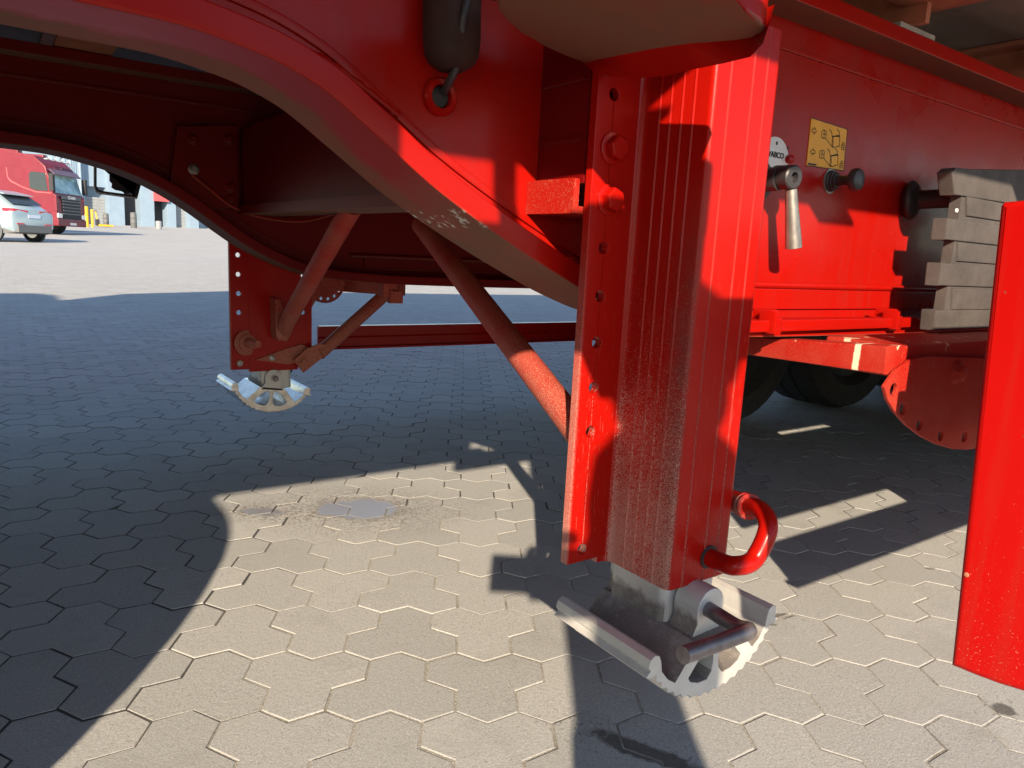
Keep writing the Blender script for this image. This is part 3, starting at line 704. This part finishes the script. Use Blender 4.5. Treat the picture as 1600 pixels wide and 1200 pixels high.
# ------------------------------------------------------------------ side guards (lateral arm, hinge box, perforated quadrant, rail)
def far_guard(Tm):
    a, b = U(506, 447, 'y', 2.22), U(628, 450, 'y', 1.93)
    d = (b-a).normalized(); n = Vector((d.y, -d.x, 0))*.016; bm = bmesh.new()
    q = [bm.verts.new(p+sx_*n+Vector((0, 0, z_))) for p, z0, z1 in ((a, -.012, .02), (b, -.022, .022)) for sx_, z_ in ((-1, z0), (1, z0), (1, z1), (-1, z1))]
    for i in range(4): bm.faces.new((q[i], q[(i+1) % 4], q[4+(i+1) % 4], q[4+i]))
    bm.faces.new(q[:4][::-1]); bm.faces.new(q[4:])
    arm = put('guard_arm', from_bm(bm), M['dusty'], trailer)
    c1 = U(606, 448, 'y', 1.915); put('arm_clamp', join(box(c1.x-.022, c1.x+.022, c1.y-.02, c1.y+.02, c1.z-.028, c1.z+.05, .003), box(c1.x-.03, c1.x+.03, c1.y-.025, c1.y+.01, c1.z+.01, c1.z+.026, .002), box(c1.x-.006, c1.x+.034, c1.y-.03, c1.y-.01, c1.z-.045, c1.z-.01, .002)), M['dusty'], arm)
    o = U(508, 440, 'y', 2.12); pts = [(o.x, o.z+.02)]+[(o.x+.062*math.cos(math.radians(t_)), o.z+.064*math.sin(math.radians(t_))) for t_ in range(20, -201, -12)]
    hl = [circ(o.x+.05*math.cos(math.radians(t_)), o.z+.052*math.sin(math.radians(t_)), .0052, 12) for t_ in (-5, -30, -55, -80, -105, -130)]
    put('quadrant_plate', shape([pts]+hl, 'y', 2.116, 2.124, .001), M['dusty'], trailer)
    put('stay_plate', shape([[(.735, .50), (.79, .49), (.775, .43), (.752, .392), (.735, .395)]], 'y', 2.05, 2.06, .001), M['dusty'], arm)
    rl = put('guard_rail', Tm(shape([[(.276, .236), (.300, .236), (.300, .242), (.283, .244), (.283, .272), (.280, .275), (.283, .278), (.283, .306), (.300, .308), (.300, .314), (.276, .314)]], 'x', .87, 8.5)), M['red'], trailer)
    put('rail_piece', Tm(box(2.9, 2.97, .30, .55, .242, .476, .004)), M['red'], rl)
    return arm
def guard(mir):
    Tm = (lambda me: mirror(me)) if mir else (lambda me: me)
    arm = None if mir else put('guard_arm', Tm(shape([[(.487, .4855), (.72, .470), (.72, .443), (.487, .4475)]], 'x', .950, .990, .003)), M['arm'], trailer)
    if mir: return far_guard(Tm)
    bx = put('hinge_box', Tm(box(.992, 2.4, .487, .60, .440, .4845, .004)), M['arm'], trailer)
    qp = [U(u_, v_, 'y', .478) for u_, v_ in ((1383, 605), (1388, 625), (1400, 645), (1418, 665), (1440, 682), (1465, 695), (1490, 702), (1515, 703), (1545, 698), (1580, 680), (1590, 640), (1585, 580), (1540, 560), (1450, 557), (1425, 562), (1400, 580))]
    hs = [U(u_, v_, 'y', .478) for u_, v_ in ((1397, 609), (1412, 639), (1438, 664), (1471, 681), (1508, 683), (1545, 675))]
    q = put('quadrant_plate', Tm(shape([[(p.x, p.z) for p in qp]]+[circ(p.x, p.z, .0086, 16) for p in hs], 'y', .4785, .484, .001)), M['arm'], trailer)
    p = U(1494, 582, 'y', .4785)
    put('bolt', Tm(bolt(p, (0, -1, 0), .0125, .009)), M['arm'], q)
    rl = put('guard_rail', Tm(shape([[(.276, .236), (.300, .236), (.300, .242), (.283, .244), (.283, .272), (.280, .275), (.283, .278), (.283, .306), (.300, .308), (.300, .314), (.276, .314)]], 'x', .87, 8.5)), M['red'], trailer)
    put('rail_piece', Tm(box(1.50, 2.4, .303, .312, .242, .40, .002)), M['red'], rl)  # long plate added to end the sunlit strip on the ground
    return arm
guard(False); guard(True)
# unseen panel added to shade the quadrant plate and the ground behind
put('guard_shade_panel', box(.868, 3.4, .290, .302, .362, .645, .003), M['red'], trailer)
# red end post of the side guard, close by
gp = [U(u_, v_, 'x', .48) for u_, v_ in ((1561, 322), (1566, 315), (1600, 312), (1640, 309), (1640, 1094), (1625, 1090), (1600, 1083), (1560, 1071), (1520, 1056), (1484, 1041))]
gpo = put('guard_post', shape([[(p.y, p.z) for p in gp]], 'x', .48, .492, .004, 4), M['panel'], trailer)
ymin = min(p.y for p in gp); ymax = max(p.y for p in gp)
put('post_tie', join(box(.489, .86, ymin+.002, ymin+.012, .50, .53, .002), box(.84, .86, ymin+.0125, .289, .49, .53, .003)), M['panel'], gpo)
r0 = U(1510, 898, 'x', .4795)
put('rust_spot', lathe([(0, .0016), (.0004, .0012), (.0006, 0)], r0, (-1, 0, 0), 10), M['member'], gpo)
# ------------------------------------------------------------------ wheel chock (stowed) and its rubber buffer
cs = [(1492, 303, 1489, 264), (1512, 336, 1512, 308), (1478, 373, 1482, 342), (1497, 407, 1499, 380), (1468, 445, 1472, 412), (1488, 483, 1490, 452), (1460, 515, 1463, 486)]
yc0, yc1 = .575, .600
chk = empty('wheel_chock', (1.40, .60, .50), label='dusty dark ribbed wheel chock stowed upright against the red beam', cat='wheel chock'); WI['wheel_chock'] = Matrix.Translation((-1.40, -.60, -.50))
for i, (ua, va, ub, vb) in enumerate(cs):
    a = U(ua, va+1.5, 'y', yc0); b = U(ub, vb-1.5, 'y', yc0)
    if i == 0:
        pts = [(a.x, a.z), (a.x+.30, a.z+.004), (a.x+.30, b.z+.03), (b.x+.06, b.z+.005), (b.x+.012, b.z+.002), (b.x, b.z-.006)]
    else: pts = [(a.x, a.z), (a.x+.30, a.z), (a.x+.30, b.z), (b.x, b.z)]
    put('rib', shape([pts], 'y', yc0, yc1, .003), M['chock'], chk)
lo = U(1470, 515, 'y', yc0); hi = U(1500, 270, 'y', yc0)
put('core', box(U(1492, 400, 'y', yc0).x, U(1500, 400, 'y', yc0).x+.28, yc0+.004, yc1-.004, lo.z+.004, hi.z-.01), M['chock'], chk)
bc = U(1424, 313, 'y', yw-.012)
buf = put('buffer', lathe([(0, .020), (.003, .030), (.008, .0335), (.014, .032), (.020, .024), (.022, .016), (.11, .016), (.111, 0)], bc+Vector((0, .010, 0)), (.25, -1, .05), 30), M['black'], trailer, label='mushroom shaped black rubber buffer on the red web')
put('rivet', lathe([(0, .0035), (.002, .003), (.0025, 0)], U(1494, 329, 'y', yc0-.004), (0, -1, 0), 12), M['white'], chk)
# far-side lamp board seen under the gooseneck
fr = [(U(u_, v_, 'y', 2.5)) for u_, v_ in ((148, 255), (148, 292), (151, 299), (158, 301), (214, 309), (230, 250))]
tb = put('mirror_frame', shape([[(p.x, p.z) for p in fr], [(p.x, p.z) for p in [U(u_, v_, 'y', 2.5) for u_, v_ in ((150.5, 255), (150.5, 291), (153, 296), (159, 298.5), (208, 305), (224, 250))]]], 'y', 2.49, 2.50), M['black'], trailer)
ri = [U(u_, v_, 'y', 2.505) for u_, v_ in ((146.3, 255), (146.3, 293), (150, 301), (157, 303.5), (214, 311), (214, 308), (158, 301), (151, 298), (148.2, 292), (148.2, 255))]
put('chrome_rim', shape([[(p.x, p.z) for p in ri]], 'y', 2.50, 2.51), M['white'], tb)
bl = [U(u_, v_, 'y', 2.495) for u_, v_ in ((171, 255), (171, 283), (175, 287), (174, 293), (180, 297), (190, 299), (196, 303), (210, 300), (225, 255))]
put('dark_pane', shape([[(p.x, p.z) for p in bl]], 'y', 2.493, 2.497), M['black'], tb)
# ------------------------------------------------------------------ running gear of the trailer
def wheel_parts(parent, c, r, w, ax, name='wheel', rim='black', simple_=False):
    c = Vector(c)
    hw = w/2
    t_ = put(name, lathe([(-hw*.7, r*.62), (-hw*.95, r*.72), (-hw, r*.85), (-hw*.88, r*.965), (-hw*.7, r), (-hw*.30, r), (-hw*.27, r*.975), (-hw*.22, r*.975), (-hw*.19, r), (hw*.19, r), (hw*.22, r*.975), (hw*.27, r*.975), (hw*.30, r), (hw*.7, r), (hw*.88, r*.965), (hw, r*.85), (hw*.95, r*.72), (hw*.7, r*.62)], c, ax, 40), M['tyre'], parent)
    put('rim', lathe([(-hw*.72, r*.62), (-hw*.60, r*.55), (-hw*.1, r*.50), (0, r*.28), (hw*.3, r*.25), (hw*.35, 0)], c, ax, 28), M[rim] if rim in M else rim, t_)
    put('rim', lathe([(-hw*.72, r*.62), (-hw*.60, r*.55), (-hw*.1, r*.50), (0, r*.28), (hw*.3, r*.25), (hw*.35, 0)], c, tuple(-x for x in ax), 28), M[rim] if rim in M else rim, t_)
    return t_
for x in (2.18, 2.95, 3.72, 7.0, 7.8):
    wheel_parts(trailer, (x, 1.78, .36), .36, .30, (0, 1, 0))
for x in (2.95, 3.72, 7.0, 7.8):
    wheel_parts(trailer, (x, .66, .36), .36, .30, (0, 1, 0))
    put('axle', tube([(x, .5, .36), (x, 2.1, .36)], .06, 16), M['black'], trailer)
put('axle', tube([(2.18, .9, .36), (2.18, 2.1, .36)], .06, 16), M['black'], trailer)
put('underfloor_light_stop', box(2.1, 6.5, .78, 1.0, .33, .90, .03), M['black'], trailer)  # added black box, sized to stop a sliver of sun on the paving
# ------------------------------------------------------------------ tractor in front of the gooseneck
tr = empty('tractor_unit', (-2.0, 1.295, 0), label='dark tractor unit coupled under the gooseneck of the red trailer', cat='truck'); WI['tractor_unit'] = Matrix.Translation((2.0, -1.295, 0))
for y in (.42, 2.17):
    wheel_parts(tr, (-.75, y, .385), .385, .30, (0, 1, 0)); wheel_parts(tr, (-4.3, y, .385), .385, .28, (0, 1, 0))
for y in (.95, 1.64): put('chassis_rail', box(-5.2, -.35, y-.04, y+.04, .50, .66, .005), M['black'], tr)
put('coupling_plate', box(-1.1, -.4, .95, 1.64, .66, .715, .02), M['black'], tr)
put('axle', tube([(-.75, .4, .385), (-.75, 2.19, .385)], .07, 14), M['black'], tr)
put('axle', tube([(-4.3, .4, .385), (-4.3, 2.19, .385)], .07, 14), M['black'], tr)
put('cab', shape([[(-5.45, .35), (-3.35, .35), (-3.3, 2.9), (-3.6, 3.02), (-4.6, 2.95), (-5.3, 2.0), (-5.5, 1.2)]], 'y', .08, 2.51, .04), M['body'], tr)
# ------------------------------------------------------------------ background
def vehicle(name, uv, depth, heading_deg, label, cat):
    """stands at a survey point; heading measured from the line of sight, positive to the right"""
    d = ray(*uv); p = O+d*depth; f = Vector((d.x, d.y, 0)).normalized(); r = Vector((f.y, -f.x, 0))
    a = math.radians(heading_deg); h = f*math.cos(a)+r*math.sin(a)
    z = gz(p.x, p.y)
    return empty(name, (p.x, p.y, z), math.atan2(h.y, h.x), label=label, cat=cat)
carp = simple('silver_blue_car_paint', (.30, .40, .46), .35, metal=.0, var=.03, bump=0, coat=.6)
cab_r = simple('dark_red_truck_paint', (.17, .004, .020), .45, var=.05, scale=2, bump=0, coat=0)
glass = simple('tinted_glass', (.03, .04, .05), .08, var=.1, bump=0)
wsg = simple('windscreen_glass', (.22, .36, .40), .08, var=.3, scale=3, bump=0)
chrome = simple('bright_metal', (.75, .75, .76), .25, metal=.8, var=.05, bump=0)
taill = simple('tail_lamp_red', (.55, .02, .05), .2, var=.1, bump=0)
blu = simple('pale_blue_cladding', (.23, .32, .42), .6, var=.06, scale=1.5, bump=.05)
gry = simple('grey_shutter', (.26, .28, .30), .6, var=.1, scale=2, bump=.05)
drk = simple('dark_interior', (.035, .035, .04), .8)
yel = simple('yellow_post', (.75, .42, .02), .5)
rdp = simple('red_cladding', (.50, .09, .10), .6)
grd = simple('grey_bumper', (.12, .125, .13), .6)
# ---- the pale suv, seen from behind and to its side
car = vehicle('parked_suv', (-38, 352), 25.0, -46, 'pale silver-blue SUV with red tail lamps parked beside the red truck', 'car')
def loft(secs, close=True):
    bm = bmesh.new(); rings = [[bm.verts.new(p) for p in s] for s in secs]; n = len(rings[0])
    for a, b in zip(rings, rings[1:]):
        for k in range(n): bm.faces.new((a[k], a[(k+1) % n], b[(k+1) % n], b[k]))
    bm.faces.new(rings[0][::-1]); bm.faces.new(rings[-1])
    return from_bm(bm, 28)
def car_sec(x, zt, zs, wb, wt, zb=.28):
    h = wb/2; g = wt/2
    return [(x, -h*.9, zb), (x, -h, zb+.15), (x, -h, zs-.12), (x, -h*.96, zs), (x, -g, zt-.07), (x, -g*.82, zt), (x, g*.82, zt), (x, g, zt-.07), (x, h*.96, zs), (x, h, zs-.12), (x, h, zb+.15), (x, h*.9, zb)]
secs = [car_sec(-2.25, .92, .80, 1.60, 1.35, .42), car_sec(-2.20, 1.08, .98, 1.76, 1.50, .36), car_sec(-1.95, 1.22, 1.02, 1.86, 1.46, .30), car_sec(-1.55, 1.50, 1.04, 1.88, 1.36), car_sec(-1.15, 1.63, 1.03, 1.88, 1.32), car_sec(-.4, 1.66, 1.02, 1.88, 1.34), car_sec(.3, 1.60, 1.0, 1.88, 1.34), car_sec(.75, 1.34, .98, 1.88, 1.42), car_sec(1.2, 1.05, .94, 1.87, 1.6), car_sec(1.9, .93, .84, 1.78, 1.5), car_sec(2.3, .72, .62, 1.5, 1.2, .4)]
body = put('car_body', loft(secs), carp, car)
put('rear_window', loft([[(-2.02, -.66, 1.235), (-2.02, .66, 1.235), (-2.0, .66, 1.25), (-2.0, -.66, 1.25)], [(-1.60, -.60, 1.50), (-1.60, .60, 1.50), (-1.56, .60, 1.53), (-1.56, -.60, 1.53)]]), glass, car)
put('roof_spoiler', loft([[(-1.72, -.62, 1.53), (-1.72, .62, 1.53), (-1.72, .62, 1.56), (-1.72, -.62, 1.56)], [(-1.0, -.64, 1.66), (-1.0, .64, 1.66), (-1.0, .64, 1.69), (-1.0, -.64, 1.69)]]), carp, car)
for s in (1, -1):
    put('tail_light', loft([[(-2.235, s*.25, .98), (-2.235, s*.25, 1.03), (-2.20, s*.25, 1.03), (-2.2, s*.25, .98)], [(-2.20, s*.80, .96), (-2.20, s*.80, 1.08), (-2.1, s*.80, 1.08), (-2.1, s*.80, .96)], [(-1.98, s*.935, .99), (-1.98, s*.935, 1.08), (-1.9, s*.92, 1.08), (-1.9, s*.92, .99)]]), taill, car)
    put('side_window', loft([[(-1.45, s*.87, 1.10), (-1.45, s*.80, 1.32), (-1.4, s*.78, 1.34), (-1.4, s*.85, 1.10)], [(-.9, s*.945, 1.06), (-.9, s*.735, 1.52), (-.9, s*.71, 1.52), (-.9, s*.92, 1.06)], [(.35, s*.945, 1.05), (.35, s*.76, 1.47), (.35, s*.73, 1.47), (.35, s*.92, 1.05)], [(.95, s*.93, 1.03), (.95, s*.90, 1.10), (.95, s*.87, 1.10), (.95, s*.9, 1.03)]]), glass, car)
    put('reflector', box(-2.265, -2.24, min(s*.45, s*.75), max(s*.45, s*.75), .58, .62), taill, car)
    put('wheel_arch', shape([circ(-1.45, .36, .41, 28)], 'y', s*.90, s*.944), grd, car)
    put('wheel_arch', shape([circ(1.42, .36, .41, 28)], 'y', s*.88, s*.937), grd, car)
    for x in (-1.45, 1.42): wheel_parts(car, (x, s*.845, .36), .36, .23, (0, s, 0), rim=chrome)
put('rear_bumper', loft([[(-2.29, -.72, .33), (-2.29, .72, .33), (-2.27, .72, .56), (-2.27, -.72, .56)], [(-1.9, -.93, .27), (-1.9, .93, .27), (-1.9, .94, .52), (-1.9, -.94, .52)]]), grd, car)
put('number_plate', box(-2.262, -2.225, -.26, .26, .80, .91, .004), simple('pale_plate', (.62, .70, .85), .5, bump=0), car)
put('mirror', box(.55, .68, -1.08, -.93, 1.02, 1.16, .03), grd, car)
# ---- the red truck
trk = vehicle('red_truck', (112, 340), 35.0, 118, 'dark red long-haul truck with roof lamps and black grille facing right by the hall', 'truck')
def P2(pts, y0, y1, bev=.03): return shape([pts], 'y', y0, y1, bev)
cabp = [(-2.6, .95), (-2.6, 3.55), (-2.2, 3.68), (-.9, 3.50), (-.42, 3.05), (-.36, 2.85), (-.06, 1.85), (0, 1.5), (0, .75), (-.25, .55), (-.6, .55), (-.7, 1.0)]
put('cab', P2(cabp, -1.22, 1.22, .05), cab_r, trk)
put('windscreen', loft([[(-.335, -1.08, 2.78), (-.335, 1.08, 2.78), (-.38, 1.08, 2.80), (-.38, -1.08, 2.80)], [(-.045, -1.13, 1.90), (-.045, 1.13, 1.90), (-.1, 1.13, 1.88), (-.1, -1.13, 1.88)]]), wsg, trk)
put('sun_visor', loft([[(-.30, -1.15, 2.92), (-.30, 1.15, 2.92), (-.28, 1.15, 2.97), (-.28, -1.15, 2.97)], [(-.08, -1.13, 2.70), (-.08, 1.13, 2.70), (-.06, 1.13, 2.74), (-.06, -1.13, 2.74)]]), simple('visor_purple_grey', (.12, .06, .09), .3, bump=0), trk)
gl = put('grille', box(-.02, .025, -.80, .80, .72, 1.78, .03), drk, trk)
for i in range(6): put('grille_bar', box(.02, .05, -.76, .76, .80+.145*i, .86+.145*i, .012), grd if i else drk, gl)
put('badge_panel', box(.02, .045, -.86, .86, 1.64, 1.80, .02), grd, gl)
put('badge_lettering', text_mesh('SCANIA', .19, (.052, 0, 1.725), (0, 1, 0), (0, 0, 1), .006), chrome, gl)
put('bumper', box(-.75, .06, -1.24, 1.24, .40, .74, .06), cab_r, trk)
put('number_plate', box(.055, .075, -.27, .27, .46, .57), M['white'], trk)
for s in (1, -1):
    put('headlight', box(-.16, .045, min(s*.84, s*1.20), max(s*.84, s*1.20), .76, .97, .03), chrome, trk)
    put('corner_deflector', box(-.20, .01, min(s*1.10, s*1.235), max(s*1.10, s*1.235), 1.05, 1.80, .04), cab_r, trk)
    put('side_window', shape([[(-.35, 1.95), (-.42, 2.75), (-1.05, 2.78), (-1.15, 2.65), (-1.15, 2.05), (-.9, 1.95)]], 'y', s*1.20, s*1.232, .004), glass, trk)
    put('door_line', shape([[(-.2, 1.88), (-.2, 1.84), (-.9, 1.86), (-1.5, 2.05), (-2.0, 2.28), (-2.12, 2.45), (-2.15, 2.9), (-2.11, 2.9), (-2.08, 2.47), (-1.95, 2.33), (-1.5, 2.10), (-.9, 1.91)]], 'y', s*1.218, s*1.228), rdp, trk)
    put('mirror', box(-.15, .05, min(s*1.30, s*1.50), max(s*1.30, s*1.50), 1.95, 2.7, .04), drk, trk)
    put('step', box(-1.2, -.72, min(s*.9, s*1.22), max(s*.9, s*1.22), .45, .92, .03), cab_r, trk)
    put('roof_fairing', box(-2.6, -1.6, min(s*.8, s*1.18), max(s*.8, s*1.18), 3.3, 3.75, .08), cab_r, trk)
    wheel_parts(trk, (-1.38, s*1.05, .5), .5, .32, (0, s, 0))
lb = put('light_bar', box(-.55, -.42, -1.05, 1.05, 3.36, 3.42, .02), chrome, trk)
for y in (-.8, -.28, .28, .8): put('roof_lamp', lathe([(0, .05), (.05, .11), (.10, .115), (.105, 0)], (-.48, y, 3.47), (1, 0, 0), 18), chrome, lb)
put('load_box', box(-12, -2.9, -1.27, 1.27, 1.0, 3.95, .03), M['white'], trk)
put('chassis', box(-11, -.7, -.45, .45, .55, 1.0, .03), drk, trk)
# ---- the hall behind
bd = 74.0
d0_ = ray(205, 352); pb_ = O+d0_*bd; fb_ = Vector((d0_.x, d0_.y, 0)).normalized(); rb_ = Vector((fb_.y, -fb_.x, 0))
dirx = (rb_*.92+fb_*.39).normalized()
hall = empty('warehouse_hall', (pb_.x, pb_.y, gz(pb_.x, pb_.y)-.05), math.atan2(dirx.y, dirx.x), label='pale blue-grey warehouse hall with pillars and open loading bays across the yard', cat='building')
mpx = bd/F/.92
hx = lambda u_: (u_-205)*mpx
put('wall', box(hx(-260), hx(420), 1.6, 12, 0, 10, 0), blu, hall)
put('lintel', box(hx(-260), hx(420), .5, 1.6, 3.6, 10, 0), blu, hall)
for a, b in ((95, 118), (122, 146), (175, 197), (220, 239), (258, 271), (290, 306), (330, 350)):
    put('pillar', box(hx(a), hx(b), .0, 1.6, 0, 9.98, .05), blu, hall)
for k in range(9): put('cladding_rib', box(hx(122+2.6*k), hx(122.7+2.6*k), -.06, .0, .1, 9.9), blu, hall)
put('downpipe', tube([(hx(140), -.15, 0), (hx(140), -.15, 9.9)], .14, 10), blu, hall)
for a, b, m_, z1 in ((147, 175, gry, 2.6), (271, 290, gry, 3.4)):
    sh = put('shutter', box(hx(a), hx(b), .8, 1.0, 0, z1), m_, hall)
    for k in range(9): put('shutter_slat', box(hx(a)+.02, hx(b)-.02, .76, .8, .05+z1/9*k, .05+z1/9*k+.22), m_, sh)
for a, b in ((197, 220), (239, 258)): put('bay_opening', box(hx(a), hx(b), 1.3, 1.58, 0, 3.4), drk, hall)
put('red_fascia', box(hx(238), hx(259), -.3, .5, 2.7, 3.8), rdp, hall)
def at_(u_, v_, dep_):
    p = O+ray(u_, v_)*dep_; return (p.x, p.y, gz(p.x, p.y))
for i, u_ in enumerate((136, 144.5)):
    p = at_(u_, 350, 56); h_ = 1.55 if i == 0 else 1.35; r_ = .13 if i == 0 else .09
    o = put('bollard', lathe([(0, r_), (h_-.05, r_), (h_, r_*.7), (h_+.01, 0)], (0, 0, 0), (0, 0, 1), 16), yel, mtx=Matrix.Translation(p))
    tag(o, label=('thick yellow bollard at the hall corner beside the red truck', 'thinner yellow bollard just right of the thick one at the hall')[i], cat='bollard', group='yellow bollards at the hall')
# hand pallet trucks and small goods by the bays
p = at_(153, 352, 60)
pt_ = empty('pallet_truck', p, math.atan2(dirx.y, dirx.x), label='yellow-handled pallet truck standing before the grey shutter', cat='pallet truck')
put('handle', tube(smooth_path([(0, 0, .3), (-.1, 0, 1.0), (-.15, 0, 1.25)], 5), .05, 8), yel, pt_); put('handle_grip', tube([(-.15, -.2, 1.25), (-.15, .2, 1.25)], .04, 8), M['black'], pt_)
put('fork', box(0, 1.1, -.28, -.1, .05, .2, .02), yel, pt_); put('fork', box(0, 1.1, .1, .28, .05, .2, .02), yel, pt_); put('pump_body', box(-.15, .1, -.15, .15, .1, .6, .03), drk, pt_)
for u_, w_, h_, m_, nm, lb_, ct in ((166, .45, 1.1, grd, 'gas_cylinder', 'dark upright cylinder beside the grey shutter of the hall', 'cylinder'), (209, .5, 1.3, grd, 'waste_drum', 'dark drum standing in the open loading bay', 'drum'), (248, .5, .7, gry, 'storage_drum', 'grey drum under the red fascia of the hall', 'drum')):
    p = at_(u_, 353, 62)
    o = put(nm, lathe([(0, w_/2*.95), (.04, w_/2), (h_*.33, w_/2), (h_*.35, w_/2*1.06), (h_*.37, w_/2), (h_*.66, w_/2), (h_*.68, w_/2*1.06), (h_*.70, w_/2), (h_*.92, w_/2), (h_, w_/2*.7), (h_+.01, 0)], (0, 0, 0), (0, 0, 1), 16), m_, mtx=Matrix.Translation(p)); tag(o, label=lb_, cat=ct)
# low far buildings closing the horizon elsewhere
for i, (u_, w_, h_, lb_) in enumerate(((900, 40, 6, 'low pale blue hall far behind the trailer rear'), (2300, 50, 8, 'long grey hall at the far right edge of the yard'))):
    d = ray(u_, 380); d.z = 0; d.normalize(); p = d*110
    root = empty('distant_hall', (p.x, p.y, gz(p.x, p.y)), math.atan2(-d.x, d.y), label=lb_, cat='building')
    put('wall', box(-w_/2, w_/2, 0, 14, -1, h_, .1), (blu, gry)[i], root)
    put('roof', box(-w_/2-.4, w_/2+.4, -.4, 14.4, h_+.003, h_+.35, .05), grd, root)
    for k in range(6): put('gate', box(-w_/2+4+k*w_/7, -w_/2+7.5+k*w_/7, -.06, .0, 0, 3.6), (gry, drk)[k % 2], root)
# ------------------------------------------------------------------ the photographer, crouched behind the phone
s2 = Vector((SUN.x, SUN.y, 0)).normalized(); r2 = Vector((s2.y, -s2.x, 0))
def PP(a, q, z): return s2*a+r2*q+Vector((0, 0, z))
def skin(name, verts, edges, radii, m_, parent, sub=2):
    me = bpy.data.meshes.new(name); me.from_pydata([tuple(v) for v in verts], edges, [])
    o = bpy.data.objects.new(name, me); C.objects.link(o)
    md = o.modifiers.new('s', 'SKIN'); md.use_smooth_shade = True
    for i, r in enumerate(radii): me.skin_vertices[0].data[i].radius = (r, r) if not isinstance(r, tuple) else r
    me.skin_vertices[0].data[0].use_root = True
    o.modifiers.new('u', 'SUBSURF').levels = sub; o.modifiers['u'].render_levels = sub
    dg = bpy.context.evaluated_depsgraph_get(); dg.update()
    m2 = bpy.data.meshes.new_from_object(o.evaluated_get(dg)); bpy.data.objects.remove(o)
    m2.materials.clear(); return put(name, m2, m_, parent)
per = empty('person', PP(-.42, .17, 0), label='person in dark clothes half kneeling and holding a phone up to the trailer', cat='person')
WI['person'] = Matrix.Translation(-PP(-.42, .17, 0))
cloth = simple('dark_clothes', (.05, .055, .07), .85, bump=.3); skinm = simple('skin', (.42, .25, .18), .5, bump=.05); hairm = simple('dark_hair', (.03, .02, .015), .7)
V = [PP(-.45, .175, .50), PP(-.44, .175, .66), PP(-.42, .175, .80), PP(-.39, .175, .88), PP(-.36, .175, .92),
     PP(-.40, .125, .87), PP(-.28, .13, .74), PP(-.17, .085, .61),
     PP(-.40, .235, .87), PP(-.32, .228, .74), PP(-.19, .16, .61),
     PP(-.42, .145, .44), PP(-.12, .150, .42), PP(-.16, .17, .10), PP(-.08, .175, .035),
     PP(-.46, .20, .43), PP(-.30, .215, .09), PP(-.62, .21, .08), PP(-.74, .21, .06)]
E_ = [(0, 1), (1, 2), (2, 3), (3, 4), (3, 5), (5, 6), (6, 7), (3, 8), (8, 9), (9, 10), (0, 11), (11, 12), (12, 13), (13, 14), (0, 15), (15, 16), (16, 17), (17, 18)]
RD = [.08, .08, .078, .07, .045, .042, .036, .028, .042, .036, .028, .065, .06, .045, .04, .065, .06, .045, .04]
skin('person_body', V, E_, RD, cloth, per)
hq, hz = .175, -.16
skin('head', [PP(-.345, hq, 1.04+hz), PP(-.335, hq, 1.09+hz), PP(-.325, hq, 1.135+hz), PP(-.325, hq, 1.18+hz), PP(-.235, hq, 1.13+hz), PP(-.245, hq, 1.085+hz)], [(0, 1), (1, 2), (2, 3), (2, 4), (1, 5)], [.055, .064, .077, .066, .018, .03], skinm, per)
skin('hair', [PP(-.36, hq, 1.10+hz), PP(-.36, hq, 1.16+hz), PP(-.325, hq, 1.195+hz)], [(0, 1), (1, 2)], [.066, .078, .07], hairm, per)
for s, wr in ((-1, PP(-.17, .085, .61)), (1, PP(-.19, .16, .61))):
    pc = PP(-.09, .058 if s < 0 else .13, .60)
    vs = [wr, wr.lerp(pc, .6), pc]; es = [(0, 1), (1, 2)]; rs = [.026, .028, .03]
    for j in range(4):
        b = len(vs); zz = .035-.02*j; ln_ = (.06, .07, .065, .05)[j]
        vs += [pc+s2*.01+Vector((0, 0, zz))+r2*s*.006, pc+s2*(.025+ln_*.3)+Vector((0, 0, zz*1.05))+r2*s*.004, pc+s2*(.035+ln_*.2)+Vector((0, 0, zz))-r2*s*ln_*.45]
        es += [(2, b), (b, b+1), (b+1, b+2)]; rs += [.012, .009, .008]
    b = len(vs); vs += [pc+Vector((0, 0, -.03))-s2*.01, pc+Vector((0, 0, -.02))-r2*s*.04-s2*.012]; es += [(2, b), (b, b+1)]; rs += [.013, .010]
    skin('hand', vs, es, rs, skinm, per)
ph = put('mobile_phone', box(-.004, .004, -.022, .132, -.036, .036, .0035), M['black'], mtx=Matrix.Translation((0, 0, H)) @ Matrix.Translation(-s2*.034) @ Matrix(((s2.x, r2.x, 0, 0), (s2.y, r2.y, 0, 0), (0, 0, 1, 0), (0, 0, 0, 1))))
tag(ph, label='black phone held level in both hands by the photographer', cat='phone')
